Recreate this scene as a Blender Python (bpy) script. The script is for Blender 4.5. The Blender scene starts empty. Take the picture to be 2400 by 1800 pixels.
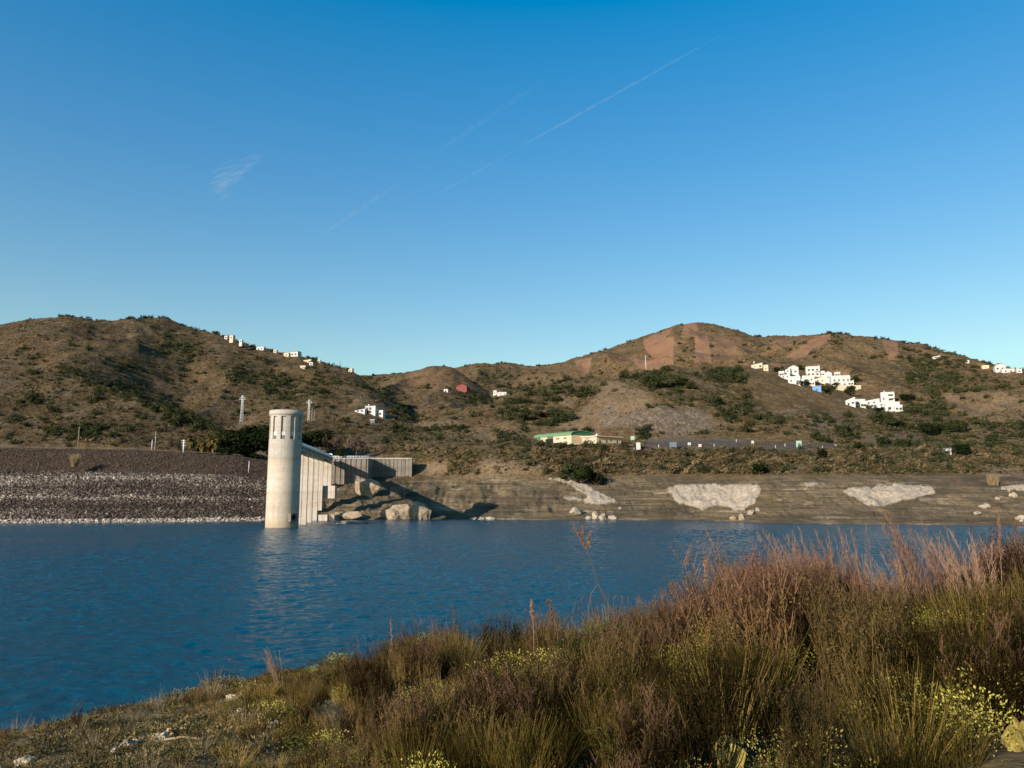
import bpy, math, random
import numpy as np
from mathutils import Vector, Matrix
from mathutils.bvhtree import BVHTree

random.seed(7)
RNG = np.random.default_rng(11)
SC = bpy.context.scene
COL = SC.collection
R = math.radians

# ------------------------------------------------------------------ camera model
F, CX, CY, HORIZON, EYE = 1750.0, 1200.0, 900.0, 1145.0, 14.0
PITCH = math.atan((HORIZON - CY) / F)
CP, SP = math.cos(PITCH), math.sin(PITCH)

def ray(px, py):
    u = (np.asarray(px, float) - CX) / F
    v = (CY - np.asarray(py, float)) / F
    return u, CP - v * SP, SP + v * CP

def at(px, py, Y):
    u, dy, dz = ray(px, py)
    t = Y / dy
    return Vector((float(u * t), float(Y), float(EYE + dz * t)))

def at_z(px, py, z):
    u, dy, dz = ray(px, py)
    t = (z - EYE) / dz
    return Vector((float(u * t), float(dy * t), float(z)))

def project(x, y, z):
    zz = z - EYE
    fw = y * CP + zz * SP
    up = -y * SP + zz * CP
    return CX + F * x / fw, CY - F * up / fw

# ------------------------------------------------------------------ noise
_T = np.random.default_rng(5).random((256, 256)) * 2 - 1
def vnoise(x, y):
    xi = np.floor(x).astype(int); yi = np.floor(y).astype(int)
    fx = x - xi; fy = y - yi
    fx = fx * fx * fx * (fx * (fx * 6 - 15) + 10); fy = fy * fy * fy * (fy * (fy * 6 - 15) + 10)
    a = _T[xi & 255, yi & 255]; b = _T[(xi + 1) & 255, yi & 255]
    c = _T[xi & 255, (yi + 1) & 255]; d = _T[(xi + 1) & 255, (yi + 1) & 255]
    return (a * (1 - fx) + b * fx) * (1 - fy) + (c * (1 - fx) + d * fx) * fy
def fbm(x, y, o=4, g=0.5):
    s = 0; a = 1.0
    for i in range(o):
        s = s + a * vnoise(x * 2 ** i + 17.3 * i, y * 2 ** i - 9.1 * i); a *= g
    return s
def ridged(x, y, o=3):
    s = 0; a = 1.0
    for i in range(o):
        s = s + a * (1 - 2 * np.abs(vnoise(x * 2 ** i + 31.7 * i, y * 2 ** i + 5.9 * i))); a *= 0.5
    return s
def sstep(a, b, x):
    t = np.clip((x - a) / (b - a), 0, 1); return t * t * (3 - 2 * t)

# ------------------------------------------------------------------ object helpers
def tag(o, label=None, cat=None, group=None, kind=None):
    if label: o['label'] = label
    if cat: o['category'] = cat
    if group: o['group'] = group
    if kind: o['kind'] = kind
    return o

def empty(name, loc=(0, 0, 0), rz=0.0):
    o = bpy.data.objects.new(name, None); COL.objects.link(o)
    o.location = loc; o.rotation_euler = (0, 0, rz); o.empty_display_size = 0.3
    return o

class MB:
    def __init__(s): s.v = []; s.f = []; s.m = []; s.sm = []
    def add(s, vs, fs, mi=0, smooth=False):
        b = len(s.v); s.v += [tuple(p) for p in vs]
        for q in fs:
            s.f.append([i + b for i in q]); s.m.append(mi); s.sm.append(smooth)
        return s
    def box(s, c, d, rz=0.0, mi=0, taper=1.0):
        x, y, z = d[0] / 2, d[1] / 2, d[2] / 2
        cr, sr = math.cos(rz), math.sin(rz); vs = []
        for sx, sy, sz in ((-1,-1,-1),(1,-1,-1),(1,1,-1),(-1,1,-1),(-1,-1,1),(1,-1,1),(1,1,1),(-1,1,1)):
            k = taper if sz > 0 else 1
            a, b = sx * x * k, sy * y * k
            vs.append((c[0] + a * cr - b * sr, c[1] + a * sr + b * cr, c[2] + sz * z))
        return s.add(vs, [(0,3,2,1),(4,5,6,7),(0,1,5,4),(1,2,6,5),(2,3,7,6),(3,0,4,7)], mi)
    def tube(s, pts, rad, n=8, mi=0, smooth=True, cap=True):
        pts = [Vector(p) for p in pts]; m = len(pts)
        if not hasattr(rad, '__len__'): rad = [rad] * m
        vs = []
        for i, p in enumerate(pts):
            t = (pts[min(i + 1, m - 1)] - pts[max(i - 1, 0)]).normalized()
            a = t.cross(Vector((0, 0, 1)))
            if a.length < 1e-3: a = Vector((1, 0, 0))
            a.normalize(); b = t.cross(a)
            for k in range(n):
                an = 2 * math.pi * k / n
                vs.append(p + (a * math.cos(an) + b * math.sin(an)) * rad[i])
        fs = [(i*n+k, i*n+(k+1)%n, (i+1)*n+(k+1)%n, (i+1)*n+k) for i in range(m-1) for k in range(n)]
        s.add(vs, fs, mi, smooth)
        if cap:
            b = len(s.v) - len(vs)
            s.f.append([b + k for k in range(n)][::-1]); s.m.append(mi); s.sm.append(False)
            s.f.append([b + (m-1)*n + k for k in range(n)]); s.m.append(mi); s.sm.append(False)
        return s
    def lathe(s, prof, n=64, c=(0,0,0), mi=0, smooth=True):
        vs = []
        for r, z in prof:
            for k in range(n):
                a = 2*math.pi*k/n; vs.append((c[0]+r*math.cos(a), c[1]+r*math.sin(a), c[2]+z))
        fs = [(i*n+k, i*n+(k+1)%n, (i+1)*n+(k+1)%n, (i+1)*n+k) for i in range(len(prof)-1) for k in range(n)]
        return s.add(vs, fs, mi, smooth)
    def prism(s, poly, y0, y1, mi=0):                 # poly in x,z, extruded along y
        n = len(poly)
        vs = [(x, y0, z) for x, z in poly] + [(x, y1, z) for x, z in poly]
        fs = [tuple(range(n)), tuple(range(2*n-1, n-1, -1))] + [(i, i+n, (i+1)%n+n, (i+1)%n) for i in range(n)]
        return s.add(vs, fs, mi)
    def build(s, name, mats, parent=None, data_only=False):
        me = bpy.data.meshes.new(name); me.from_pydata(s.v, [], s.f)
        for m in (mats if isinstance(mats, (list, tuple)) else [mats]): me.materials.append(m)
        me.polygons.foreach_set('material_index', s.m); me.polygons.foreach_set('use_smooth', s.sm)
        me.update()
        if data_only: return me
        o = bpy.data.objects.new(name, me); COL.objects.link(o)
        if parent: o.parent = parent
        return o

def np_mesh(name, verts, faces, mats, smooth=True, attrs=None, link=True, parent=None):
    verts = np.asarray(verts, np.float32); faces = np.asarray(faces, np.int32)
    me = bpy.data.meshes.new(name); nv, nf, k = len(verts), len(faces), faces.shape[1]
    me.vertices.add(nv); me.vertices.foreach_set('co', verts.ravel())
    me.loops.add(nf * k); me.loops.foreach_set('vertex_index', faces.ravel())
    me.polygons.add(nf); me.polygons.foreach_set('loop_start', np.arange(0, nf * k, k, dtype=np.int32))
    me.polygons.foreach_set('use_smooth', np.full(nf, smooth))
    for m in (mats if isinstance(mats, (list, tuple)) else [mats]): me.materials.append(m)
    for an, arr in (attrs or {}).items():
        a = me.attributes.new(an, 'FLOAT_COLOR', 'POINT'); a.data.foreach_set('color', np.asarray(arr, np.float32).ravel())
    me.update(calc_edges=True)
    if not link: return me
    o = bpy.data.objects.new(name, me); COL.objects.link(o)
    if parent: o.parent = parent
    return o

# ------------------------------------------------------------------ materials
class NT:
    def __init__(s, name):
        s.mat = bpy.data.materials.new(name); s.mat.use_nodes = True
        s.t = s.mat.node_tree; s.t.nodes.clear()
        s.out = s.n('ShaderNodeOutputMaterial')
    def n(s, t, **kw):
        nd = s.t.nodes.new(t)
        for k, v in kw.items(): setattr(nd, k, v)
        return nd
    def l(s, a, b): s.t.links.new(a, b)
    def noise(s, scale, detail=4, rough=0.55, vec=None, dist=0.0):
        nd = s.n('ShaderNodeTexNoise'); nd.inputs['Scale'].default_value = scale
        nd.inputs['Detail'].default_value = detail; nd.inputs['Roughness'].default_value = rough
        nd.inputs['Distortion'].default_value = dist
        if vec is not None: s.l(vec, nd.inputs['Vector'])
        return nd.outputs['Fac']
    def pos(s, scale=(1, 1, 1), obj=False):
        if obj: o = s.n('ShaderNodeTexCoord').outputs['Object']
        else: o = s.n('ShaderNodeNewGeometry').outputs['Position']
        m = s.n('ShaderNodeMapping'); m.inputs['Scale'].default_value = scale
        s.l(o, m.inputs['Vector']); return m.outputs['Vector']
    def ramp(s, fac, stops, interp='LINEAR'):
        r = s.n('ShaderNodeValToRGB'); e = r.color_ramp.elements; r.color_ramp.interpolation = interp
        while len(e) < len(stops): e.new(0.5)
        for el, (p, c) in zip(e, stops):
            el.position = p; el.color = (*c, 1) if hasattr(c, '__len__') else (c, c, c, 1)
        s.l(fac, r.inputs['Fac']); return r.outputs['Color']
    def mix(s, fac, a, b, mode='MIX'):
        m = s.n('ShaderNodeMix', data_type='RGBA', blend_type=mode)
        for sock, v in ((m.inputs[0], fac), (m.inputs[6], a), (m.inputs[7], b)):
            if isinstance(v, (int, float)): sock.default_value = v
            elif isinstance(v, tuple): sock.default_value = (*v, 1)
            else: s.l(v, sock)
        return m.outputs[2]
    def math(s, op, a, b=0.0, clamp=False):
        m = s.n('ShaderNodeMath', operation=op); m.use_clamp = clamp
        for sock, v in ((m.inputs[0], a), (m.inputs[1], b)):
            if isinstance(v, (int, float)): sock.default_value = v
            else: s.l(v, sock)
        return m.outputs[0]
    def attr(s, name):
        a = s.n('ShaderNodeAttribute'); a.attribute_name = name
        sp = s.n('ShaderNodeSeparateColor'); s.l(a.outputs['Color'], sp.inputs[0])
        return sp.outputs[0], sp.outputs[1], sp.outputs[2], a.outputs['Alpha']
    def bump(s, h, strength=0.5, dist=0.1, normal=None):
        b = s.n('ShaderNodeBump'); b.inputs['Strength'].default_value = strength; b.inputs['Distance'].default_value = dist
        s.l(h, b.inputs['Height'])
        if normal is not None: s.l(normal, b.inputs['Normal'])
        return b.outputs['Normal']
    def bsdf(s, color, rough=0.9, normal=None, spec=0.2, metallic=0.0):
        p = s.n('ShaderNodeBsdfPrincipled')
        if isinstance(color, tuple): p.inputs['Base Color'].default_value = (*color, 1)
        else: s.l(color, p.inputs['Base Color'])
        p.inputs['Roughness'].default_value = rough; p.inputs['Metallic'].default_value = metallic
        p.inputs['Specular IOR Level'].default_value = spec
        if normal is not None: s.l(normal, p.inputs['Normal'])
        s.l(p.outputs[0], s.out.inputs['Surface']); return p

def simple(name, c, rough=0.8, var=0.25, scale=1.0, spec=0.25, metallic=0.0, bump=0.0):
    t = NT(name); p = t.pos()
    n = t.noise(scale, 5, 0.6, p)
    col = t.ramp(n, [(0.3, tuple(x * (1 - var) for x in c)), (0.7, tuple(min(1, x * (1 + var)) for x in c))])
    t.bsdf(col, rough, t.bump(n, bump, 0.2) if bump else None, spec, metallic)
    return t.mat

def mat_terrain():
    t = NT('hillside_soil_and_scrub'); P = t.pos()
    r1, g1, b1, a1 = t.attr('mask1'); r2, g2, b2, a2 = t.attr('mask2')
    big = t.noise(0.014, 5, 0.62, P); mid = t.noise(0.07, 5, 0.6, P); fine = t.noise(0.45, 5, 0.65, P); vf = t.noise(1.6, 3, 0.6, P)
    soil = t.ramp(mid, [(0.3, (0.070, 0.047, 0.029)), (0.5, (0.15, 0.102, 0.062)), (0.7, (0.25, 0.172, 0.105))])
    grass = t.ramp(fine, [(0.3, (0.070, 0.058, 0.034)), (0.7, (0.200, 0.160, 0.100))])
    c = t.mix(t.ramp(big, [(0.38, 0.15), (0.62, 0.85)]), soil, grass)
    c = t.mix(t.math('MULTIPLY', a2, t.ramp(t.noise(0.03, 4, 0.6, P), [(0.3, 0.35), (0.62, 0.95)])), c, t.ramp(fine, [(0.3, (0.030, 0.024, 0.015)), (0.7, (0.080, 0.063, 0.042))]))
    dark = t.ramp(fine, [(0.3, (0.016, 0.020, 0.008)), (0.75, (0.062, 0.062, 0.026))])
    vegf = t.math('MULTIPLY', t.ramp(t.noise(0.16, 4, 0.7, P), [(0.40, 0.0), (0.56, 1.0)]), g1)
    c = t.mix(vegf, c, dark)
    spk = t.ramp(vf, [(0.38, 0.35), (0.54, 1.0), (0.75, 1.4)])
    c = t.mix(0.75, c, spk, 'MULTIPLY')
    c = t.mix(0.8, c, t.ramp(t.noise(0.30, 4, 0.75, P), [(0.36, 0.42), (0.5, 1.0), (0.64, 1.45)]), 'MULTIPLY')
    red = t.ramp(fine, [(0.25, (0.150, 0.078, 0.044)), (0.75, (0.255, 0.142, 0.082))])
    def edge(m, amp, w=0.12): return t.ramp(t.math('ADD', m, t.math('MULTIPLY', t.math('SUBTRACT', t.mix(0.5, mid, fine), 0.5), amp)), [(0.5 - w, 0.0), (0.5 + w, 1.0)])
    c = t.mix(1.0, c, (1.16, 1.0, 0.76), 'MULTIPLY')
    r1s = t.ramp(t.math('ADD', r1, t.math('MULTIPLY', t.math('SUBTRACT', fine, 0.5), 0.35)), [(0.12, 0.0), (0.36, 0.42), (0.46, 0.45), (0.56, 1.0)])
    c = t.mix(t.math('MULTIPLY', r1s, t.ramp(mid, [(0.25, .75), (0.55, 1)])), c, red)
    tan = t.ramp(fine, [(0.28, (0.085, 0.058, 0.034)), (0.5, (0.17, 0.118, 0.066)), (0.75, (0.29, 0.20, 0.115))])
    c = t.mix(t.math('MULTIPLY', edge(r2, 2.2, .35), t.ramp(mid, [(0.3, 0.45), (0.6, 1.0)])), c, tan)
    slate = t.ramp(t.noise(0.35, 6, 0.7, t.pos((0.9, 0.6, 0.30)), 1.6), [(0.3, (0.036, 0.029, 0.023)), (0.5, (0.115, 0.092, 0.070)), (0.7, (0.29, 0.23, 0.165))])
    c = t.mix(t.math('MULTIPLY', edge(a1, 5.0, .4), 0.8), c, slate)
    grav = t.ramp(vf, [(0.35, (0.050, 0.042, 0.036)), (0.7, (0.135, 0.116, 0.098))])
    c = t.mix(t.math('MULTIPLY', edge(b2, 2.6, .35), 0.85), c, grav)
    strata = t.noise(1.0, 5, 0.7, t.pos((0.022, 0.022, 1.15)), 0.25)
    mud = t.ramp(strata, [(0.32, (0.055, 0.044, 0.033)), (0.46, (0.11, 0.086, 0.058)), (0.60, (0.165, 0.132, 0.088)), (0.74, (0.28, 0.225, 0.155))])
    mud = t.mix(t.math('MULTIPLY', t.ramp(mid, [(0.45, 0.0), (0.65, 1.0)]), 0.45), mud, (0.115, 0.105, 0.052))
    mud = t.mix(0.6, mud, t.ramp(fine, [(0.3, 0.6), (0.7, 1.3)]), 'MULTIPLY')
    mud = t.mix(t.ramp(t.noise(1.0, 5, 0.65, t.pos((0.045, 0.045, 0.33)), 0.6), [(0.54, 0.0), (0.66, 0.75)]), mud, t.ramp(fine, [(0.3, (0.22, 0.175, 0.12)), (0.7, (0.40, 0.335, 0.245))]))
    mud = t.mix(t.ramp(t.noise(0.035, 4, 0.6, P), [(0.45, 0.0), (0.6, 0.6)]), mud, (0.045, 0.037, 0.028))
    mud = t.mix(1.0, mud, (1.08, 1.0, 0.87), 'MULTIPLY')
    c = t.mix(g2, c, mud)
    pale = t.ramp(t.noise(0.5, 6, 0.7, t.pos((1.3, 1.3, 0.7)), 0.8), [(0.26, (0.15, 0.115, 0.08)), (0.42, (0.33, 0.27, 0.195)), (0.7, (0.46, 0.385, 0.29))])
    c = t.mix(edge(b1, 2.0, .16), c, pale)
    h = t.math('ADD', t.math('MULTIPLY', fine, 1.0), t.math('MULTIPLY', vf, 0.6))
    t.bsdf(c, 0.95, t.bump(h, 0.9, 1.0), 0.1)
    return t.mat

def mat_rock(name, lo, mid, hi, scale=0.8, bump=0.6, dist=0.3):
    t = NT(name); P = t.pos()
    n = t.noise(scale, 7, 0.65, P, 0.4); f = t.noise(scale * 6, 4, 0.6, P)
    c = t.ramp(n, [(0.28, lo), (0.5, mid), (0.72, hi)])
    c = t.mix(0.5, c, t.ramp(f, [(0.3, 0.6), (0.7, 1.25)]), 'MULTIPLY')
    t.bsdf(c, 0.92, t.bump(t.math('ADD', n, t.math('MULTIPLY', f, 0.4)), bump, dist), 0.15)
    return t.mat

def mat_riprap():
    t = NT('rockfill_stone'); P = t.pos()
    rnd, hgt, _, _ = t.attr('mask1')
    c = t.ramp(rnd, [(0.0, (0.036, 0.029, 0.023)), (0.4, (0.115, 0.092, 0.073)), (0.75, (0.29, 0.24, 0.195)), (1.0, (0.46, 0.41, 0.345))])
    c = t.mix(0.5, c, t.ramp(t.noise(1.3, 4, 0.6, P), [(0.3, 0.55), (0.7, 1.3)]), 'MULTIPLY')
    t.bsdf(c, 0.95, t.bump(t.noise(3, 4, 0.6, P), 0.4, 0.2), 0.1)
    return t.mat

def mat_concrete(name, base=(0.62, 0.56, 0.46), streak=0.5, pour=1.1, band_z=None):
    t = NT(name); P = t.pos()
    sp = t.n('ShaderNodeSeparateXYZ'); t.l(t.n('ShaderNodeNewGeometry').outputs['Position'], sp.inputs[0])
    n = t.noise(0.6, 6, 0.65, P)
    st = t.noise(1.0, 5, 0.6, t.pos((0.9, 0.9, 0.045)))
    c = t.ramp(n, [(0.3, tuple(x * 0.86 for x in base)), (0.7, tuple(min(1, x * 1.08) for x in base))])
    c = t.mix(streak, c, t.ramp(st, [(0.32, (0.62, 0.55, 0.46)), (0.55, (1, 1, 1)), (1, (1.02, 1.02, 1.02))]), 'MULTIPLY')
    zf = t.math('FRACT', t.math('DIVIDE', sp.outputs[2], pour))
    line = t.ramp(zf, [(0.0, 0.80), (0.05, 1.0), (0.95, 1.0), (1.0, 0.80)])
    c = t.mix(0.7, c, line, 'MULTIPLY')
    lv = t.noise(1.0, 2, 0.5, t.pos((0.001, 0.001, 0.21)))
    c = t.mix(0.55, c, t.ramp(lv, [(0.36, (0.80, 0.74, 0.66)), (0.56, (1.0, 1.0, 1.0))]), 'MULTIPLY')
    if band_z:
        wob = t.math('ADD', sp.outputs[2], t.math('MULTIPLY', n, 0.8))
        up = t.ramp(t.math('SUBTRACT', wob, band_z, True), [(0.0, (1.0, 0.97, 0.90)), (0.5, (0.84, 0.85, 0.85))])
        c = t.mix(0.9, c, up, 'MULTIPLY')
        wl = t.ramp(t.math('DIVIDE', wob, 6.0, True), [(0.0, (0.55, 0.50, 0.38)), (0.12, (0.85, 0.78, 0.62)), (1.0, (1, 1, 1))])
        c = t.mix(0.9, c, wl, 'MULTIPLY')
    t.bsdf(c, 0.85, t.bump(n, 0.25, 0.1), 0.2)
    return t.mat

def mat_leaf(name, stops, rough=0.7, trans=0.25, zgrad=None):
    t = NT(name)
    oi = t.n('ShaderNodeObjectInfo'); P = t.pos()
    n = t.noise(3.1, 3, 0.6, P); n9 = t.noise(23.0, 3, 0.7, P)
    f = t.math('ADD', t.math('ADD', t.math('MULTIPLY', oi.outputs['Random'], 0.5), t.math('MULTIPLY', n, 0.2)), t.math('MULTIPLY', n9, 0.3))
    c = t.ramp(f, stops)
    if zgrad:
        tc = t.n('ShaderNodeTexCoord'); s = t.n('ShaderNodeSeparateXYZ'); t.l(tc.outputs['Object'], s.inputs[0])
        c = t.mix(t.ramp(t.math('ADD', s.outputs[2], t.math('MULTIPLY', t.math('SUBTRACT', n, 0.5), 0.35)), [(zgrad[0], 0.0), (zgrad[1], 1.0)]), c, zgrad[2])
    d = t.n('ShaderNodeBsdfDiffuse'); tr = t.n('ShaderNodeBsdfTranslucent'); mx = t.n('ShaderNodeMixShader')
    t.l(c, d.inputs[0]); t.l(c, tr.inputs[0]); mx.inputs[0].default_value = trans
    t.l(d.outputs[0], mx.inputs[1]); t.l(tr.outputs[0], mx.inputs[2]); t.l(mx.outputs[0], t.out.inputs['Surface'])
    return t.mat

def mat_water():
    t = NT('lake_water')
    n2 = t.noise(3.6, 4, 0.65, t.pos((0.7, 1.4, 1)), 0.3)
    p = t.bsdf((0.0, 0.051, 0.083), 0.10, t.bump(n2, 1.0, 0.13), 0.42)
    p.inputs['IOR'].default_value = 1.333
    return t.mat

M = {}
M['terrain'] = mat_terrain()
M['riprap'] = mat_riprap()
M['tower'] = mat_concrete('tower_concrete', (0.43, 0.39, 0.345), 0.3, 1.25, 24.4)
M['pier'] = mat_concrete('pier_concrete', (0.46, 0.41, 0.35), 0.6, 3.1)
M['deck'] = mat_concrete('deck_concrete', (0.36, 0.34, 0.31), 0.7, 9)
M['wallc'] = mat_concrete('stained_shaded_wall_concrete', (0.185, 0.165, 0.142), 0.95, 5)  # streaks are stains; base colour also lowered to make the walls look more shadowed
M['white'] = simple('white_render', (0.42, 0.41, 0.39), 0.8, 0.06, 0.5)
M['cream'] = simple('cream_render', (0.42, 0.36, 0.26), 0.8, 0.08, 0.5)
M['tanwall'] = simple('tan_render', (0.58, 0.44, 0.28), 0.8, 0.08, 0.5)
M['pink'] = simple('pinkish_render', (0.60, 0.42, 0.34), 0.8, 0.08, 0.5)
M['glass'] = simple('dark_window_glass', (0.02, 0.025, 0.03), 0.15, 0.1, 1.0, 0.5)
M['tile'] = simple('terracotta_roof_tile', (0.28, 0.135, 0.075), 0.85, 0.3, 2.0)
M['redhouse'] = simple('red_painted_wall', (0.17, 0.045, 0.04), 0.8, 0.15, 1.0)
M['greenroof'] = simple('green_sheet_roof', (0.13, 0.20, 0.10), 0.6, 0.15, 0.4)
M['greengable'] = simple('dark_green_cladding', (0.035, 0.14, 0.055), 0.6, 0.12, 0.4)
M['metal'] = simple('galvanised_steel', (0.55, 0.56, 0.56), 0.5, 0.12, 2.0, 0.5, 0.2)
M['pipe'] = simple('white_painted_pipe', (0.86, 0.87, 0.88), 0.45, 0.03, 2.0, 0.5)
M['whitepaint'] = simple('white_paint', (0.42, 0.42, 0.40), 0.6, 0.05, 2.0)
M['wood'] = simple('weathered_pole_wood', (0.26, 0.21, 0.155), 0.9, 0.25, 3.0)
M['dark'] = simple('dark_opening', (0.012, 0.012, 0.013), 0.8, 0.2)
M['signgreen'] = simple('pale_green_sign_panel', (0.26, 0.38, 0.31), 0.6, 0.05)
M['signgrey'] = simple('blue_grey_sign_panel', (0.11, 0.135, 0.16), 0.6, 0.15)
M['bluepanel'] = simple('blue_panel', (0.10, 0.22, 0.42), 0.6, 0.15)
M['bark'] = simple('brown_bark', (0.085, 0.058, 0.038), 0.95, 0.35, 4.0)
M['palebark'] = simple('pale_palm_bark', (0.30, 0.21, 0.13), 0.95, 0.3, 4.0)
M['rocktan'] = mat_rock('tan_shore_rock', (0.12, 0.09, 0.06), (0.27, 0.21, 0.14), (0.42, 0.34, 0.24), 0.55)
M['rockdark'] = mat_rock('grey_brown_rock', (0.05, 0.042, 0.034), (0.11, 0.092, 0.072), (0.19, 0.16, 0.125), 0.7)
M['rockwhite'] = mat_rock('whitish_rock', (0.15, 0.12, 0.085), (0.29, 0.24, 0.18), (0.44, 0.385, 0.30), 1.0)
M['stone'] = mat_rock('pale_field_stone', (0.22, 0.175, 0.115), (0.42, 0.35, 0.245), (0.60, 0.52, 0.38), 5.0, 0.6, 0.03)
M['lichen'] = mat_rock('yellow_lichened_stone', (0.05, 0.035, 0.012), (0.22, 0.17, 0.04), (0.42, 0.36, 0.12), 6.0, 0.6, 0.03)
M['nearsoil'] = None
M['pine'] = mat_leaf('dark_pine_foliage', [(0.2, (0.006, 0.010, 0.004)), (0.5, (0.014, 0.020, 0.007)), (0.8, (0.036, 0.042, 0.015))], trans=0.1)
M['shrubgreen'] = mat_leaf('olive_shrub_foliage', [(0.15, (0.016, 0.022, 0.009)), (0.5, (0.036, 0.042, 0.018)), (0.85, (0.075, 0.076, 0.034))], trans=0.1)
M['shrubbrown'] = mat_leaf('brown_scrub_foliage', [(0.2, (0.040, 0.031, 0.017)), (0.5, (0.105, 0.078, 0.042)), (0.8, (0.20, 0.145, 0.075))], trans=0.1)
M['palm'] = mat_leaf('palm_fronds', [(0.2, (0.05, 0.042, 0.012)), (0.8, (0.20, 0.145, 0.045))], trans=0.15)
M['greyleaf'] = mat_leaf('grey_bare_branches', [(0.2, (0.055, 0.04, 0.03)), (0.8, (0.12, 0.09, 0.065))], trans=0.1)
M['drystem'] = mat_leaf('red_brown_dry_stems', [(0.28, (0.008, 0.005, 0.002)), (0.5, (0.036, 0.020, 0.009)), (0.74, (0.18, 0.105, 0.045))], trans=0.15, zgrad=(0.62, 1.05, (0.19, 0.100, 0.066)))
M['olivestem'] = mat_leaf('olive_grass_blades', [(0.28, (0.006, 0.006, 0.002)), (0.5, (0.042, 0.033, 0.008)), (0.72, (0.24, 0.17, 0.042))], trans=0.25)
M['plume'] = mat_leaf('pink_dry_plume_grass', [(0.15, (0.16, 0.085, 0.055)), (0.5, (0.24, 0.14, 0.09)), (0.85, (0.36, 0.24, 0.15))], trans=0.3)
M['palestraw'] = mat_leaf('pale_straw', [(0.15, (0.16, 0.115, 0.06)), (0.85, (0.32, 0.24, 0.14))], trans=0.25)
M['greenbush'] = mat_leaf('green_narrow_leaves', [(0.15, (0.02, 0.055, 0.012)), (0.5, (0.045, 0.10, 0.018)), (0.85, (0.085, 0.15, 0.03))], trans=0.25)
M['herb'] = mat_leaf('low_green_herb_leaves', [(0.2, (0.014, 0.017, 0.005)), (0.5, (0.040, 0.042, 0.010)), (0.8, (0.13, 0.115, 0.03))], trans=0.25)
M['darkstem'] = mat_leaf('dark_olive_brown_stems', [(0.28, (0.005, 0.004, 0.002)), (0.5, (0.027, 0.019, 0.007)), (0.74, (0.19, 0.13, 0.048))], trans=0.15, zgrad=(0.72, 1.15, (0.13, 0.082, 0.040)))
M['gold'] = mat_leaf('golden_dry_grass', [(0.25, (0.05, 0.032, 0.008)), (0.5, (0.16, 0.10, 0.026)), (0.75, (0.36, 0.25, 0.07))], trans=0.25)
M['yellow'] = mat_leaf('yellow_green_leaves', [(0.15, (0.20, 0.17, 0.03)), (0.5, (0.38, 0.33, 0.06)), (0.85, (0.55, 0.48, 0.13))], trans=0.3)
M['groundherb'] = mat_leaf('dry_ground_herbs', [(0.25, (0.024, 0.022, 0.007)), (0.5, (0.085, 0.068, 0.026)), (0.75, (0.24, 0.18, 0.08))], trans=0.2)
M['water'] = mat_water()

def mat_nearsoil():
    t = NT('near_bank_soil'); P = t.pos()
    n = t.noise(0.9, 6, 0.65, P); f = t.noise(7, 5, 0.65, P)
    c = t.ramp(n, [(0.3, (0.040, 0.034, 0.015)), (0.5, (0.085, 0.066, 0.032)), (0.72, (0.16, 0.122, 0.066))])
    c = t.mix(0.7, c, t.ramp(f, [(0.3, 0.5), (0.7, 1.35)]), 'MULTIPLY')
    t.bsdf(c, 0.95, t.bump(f, 0.8, 0.06), 0.1)
    return t.mat
M['nearsoil'] = mat_nearsoil()

def mat_volume(name, dens):
    t = NT(name); v = t.n('ShaderNodeVolumePrincipled')
    v.inputs['Color'].default_value = (1, 1, 1, 1); v.inputs['Density'].default_value = dens
    v.inputs['Anisotropy'].default_value = 0.3
    t.l(v.outputs[0], t.out.inputs['Volume']); return t.mat

# ------------------------------------------------------------------ far terrain
def curve(pts, flat=True):
    """pts: (px, py, Y) or (px, ('z', z), Y) -> sorted k, Y, z arrays"""
    ks, Ys, zs = [], [], []
    for px, py, Y in pts:
        if isinstance(py, tuple):
            z = py[1]; k = (px - CX) / F / 0.99
        else:
            p = at(px, py, Y); z = p.z; k = p.x / Y
        ks.append(k); Ys.append(Y); zs.append(z)
    o = np.argsort(ks); return np.array(ks)[o], np.array(Ys)[o], np.array(zs)[o]

def waterline_y(px):
    return np.interp(px, [-600, 0, 400, 620, 742, 775, 900, 1100, 1300, 1480, 1640, 1740, 1800, 1950, 2100, 2400, 2900],
                     [1229, 1226, 1223.5, 1221, 1219, 1217.5, 1218, 1217, 1219.5, 1219, 1221, 1224, 1227, 1229, 1229.5, 1233, 1240])
PXS = [-700, -300, 0, 300, 500, 620, 700, 742, 775, 850, 900, 1000, 1100, 1200, 1300, 1400, 1500, 1640, 1740, 1800, 1950, 2100, 2250, 2400, 2700, 3000]
WL = [(px, at_z(px, waterline_y(px), 0.0)) for px in PXS]
def wlY(px): return float(np.interp(px, [p for p, _ in WL], [q.y for _, q in WL]))

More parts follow.
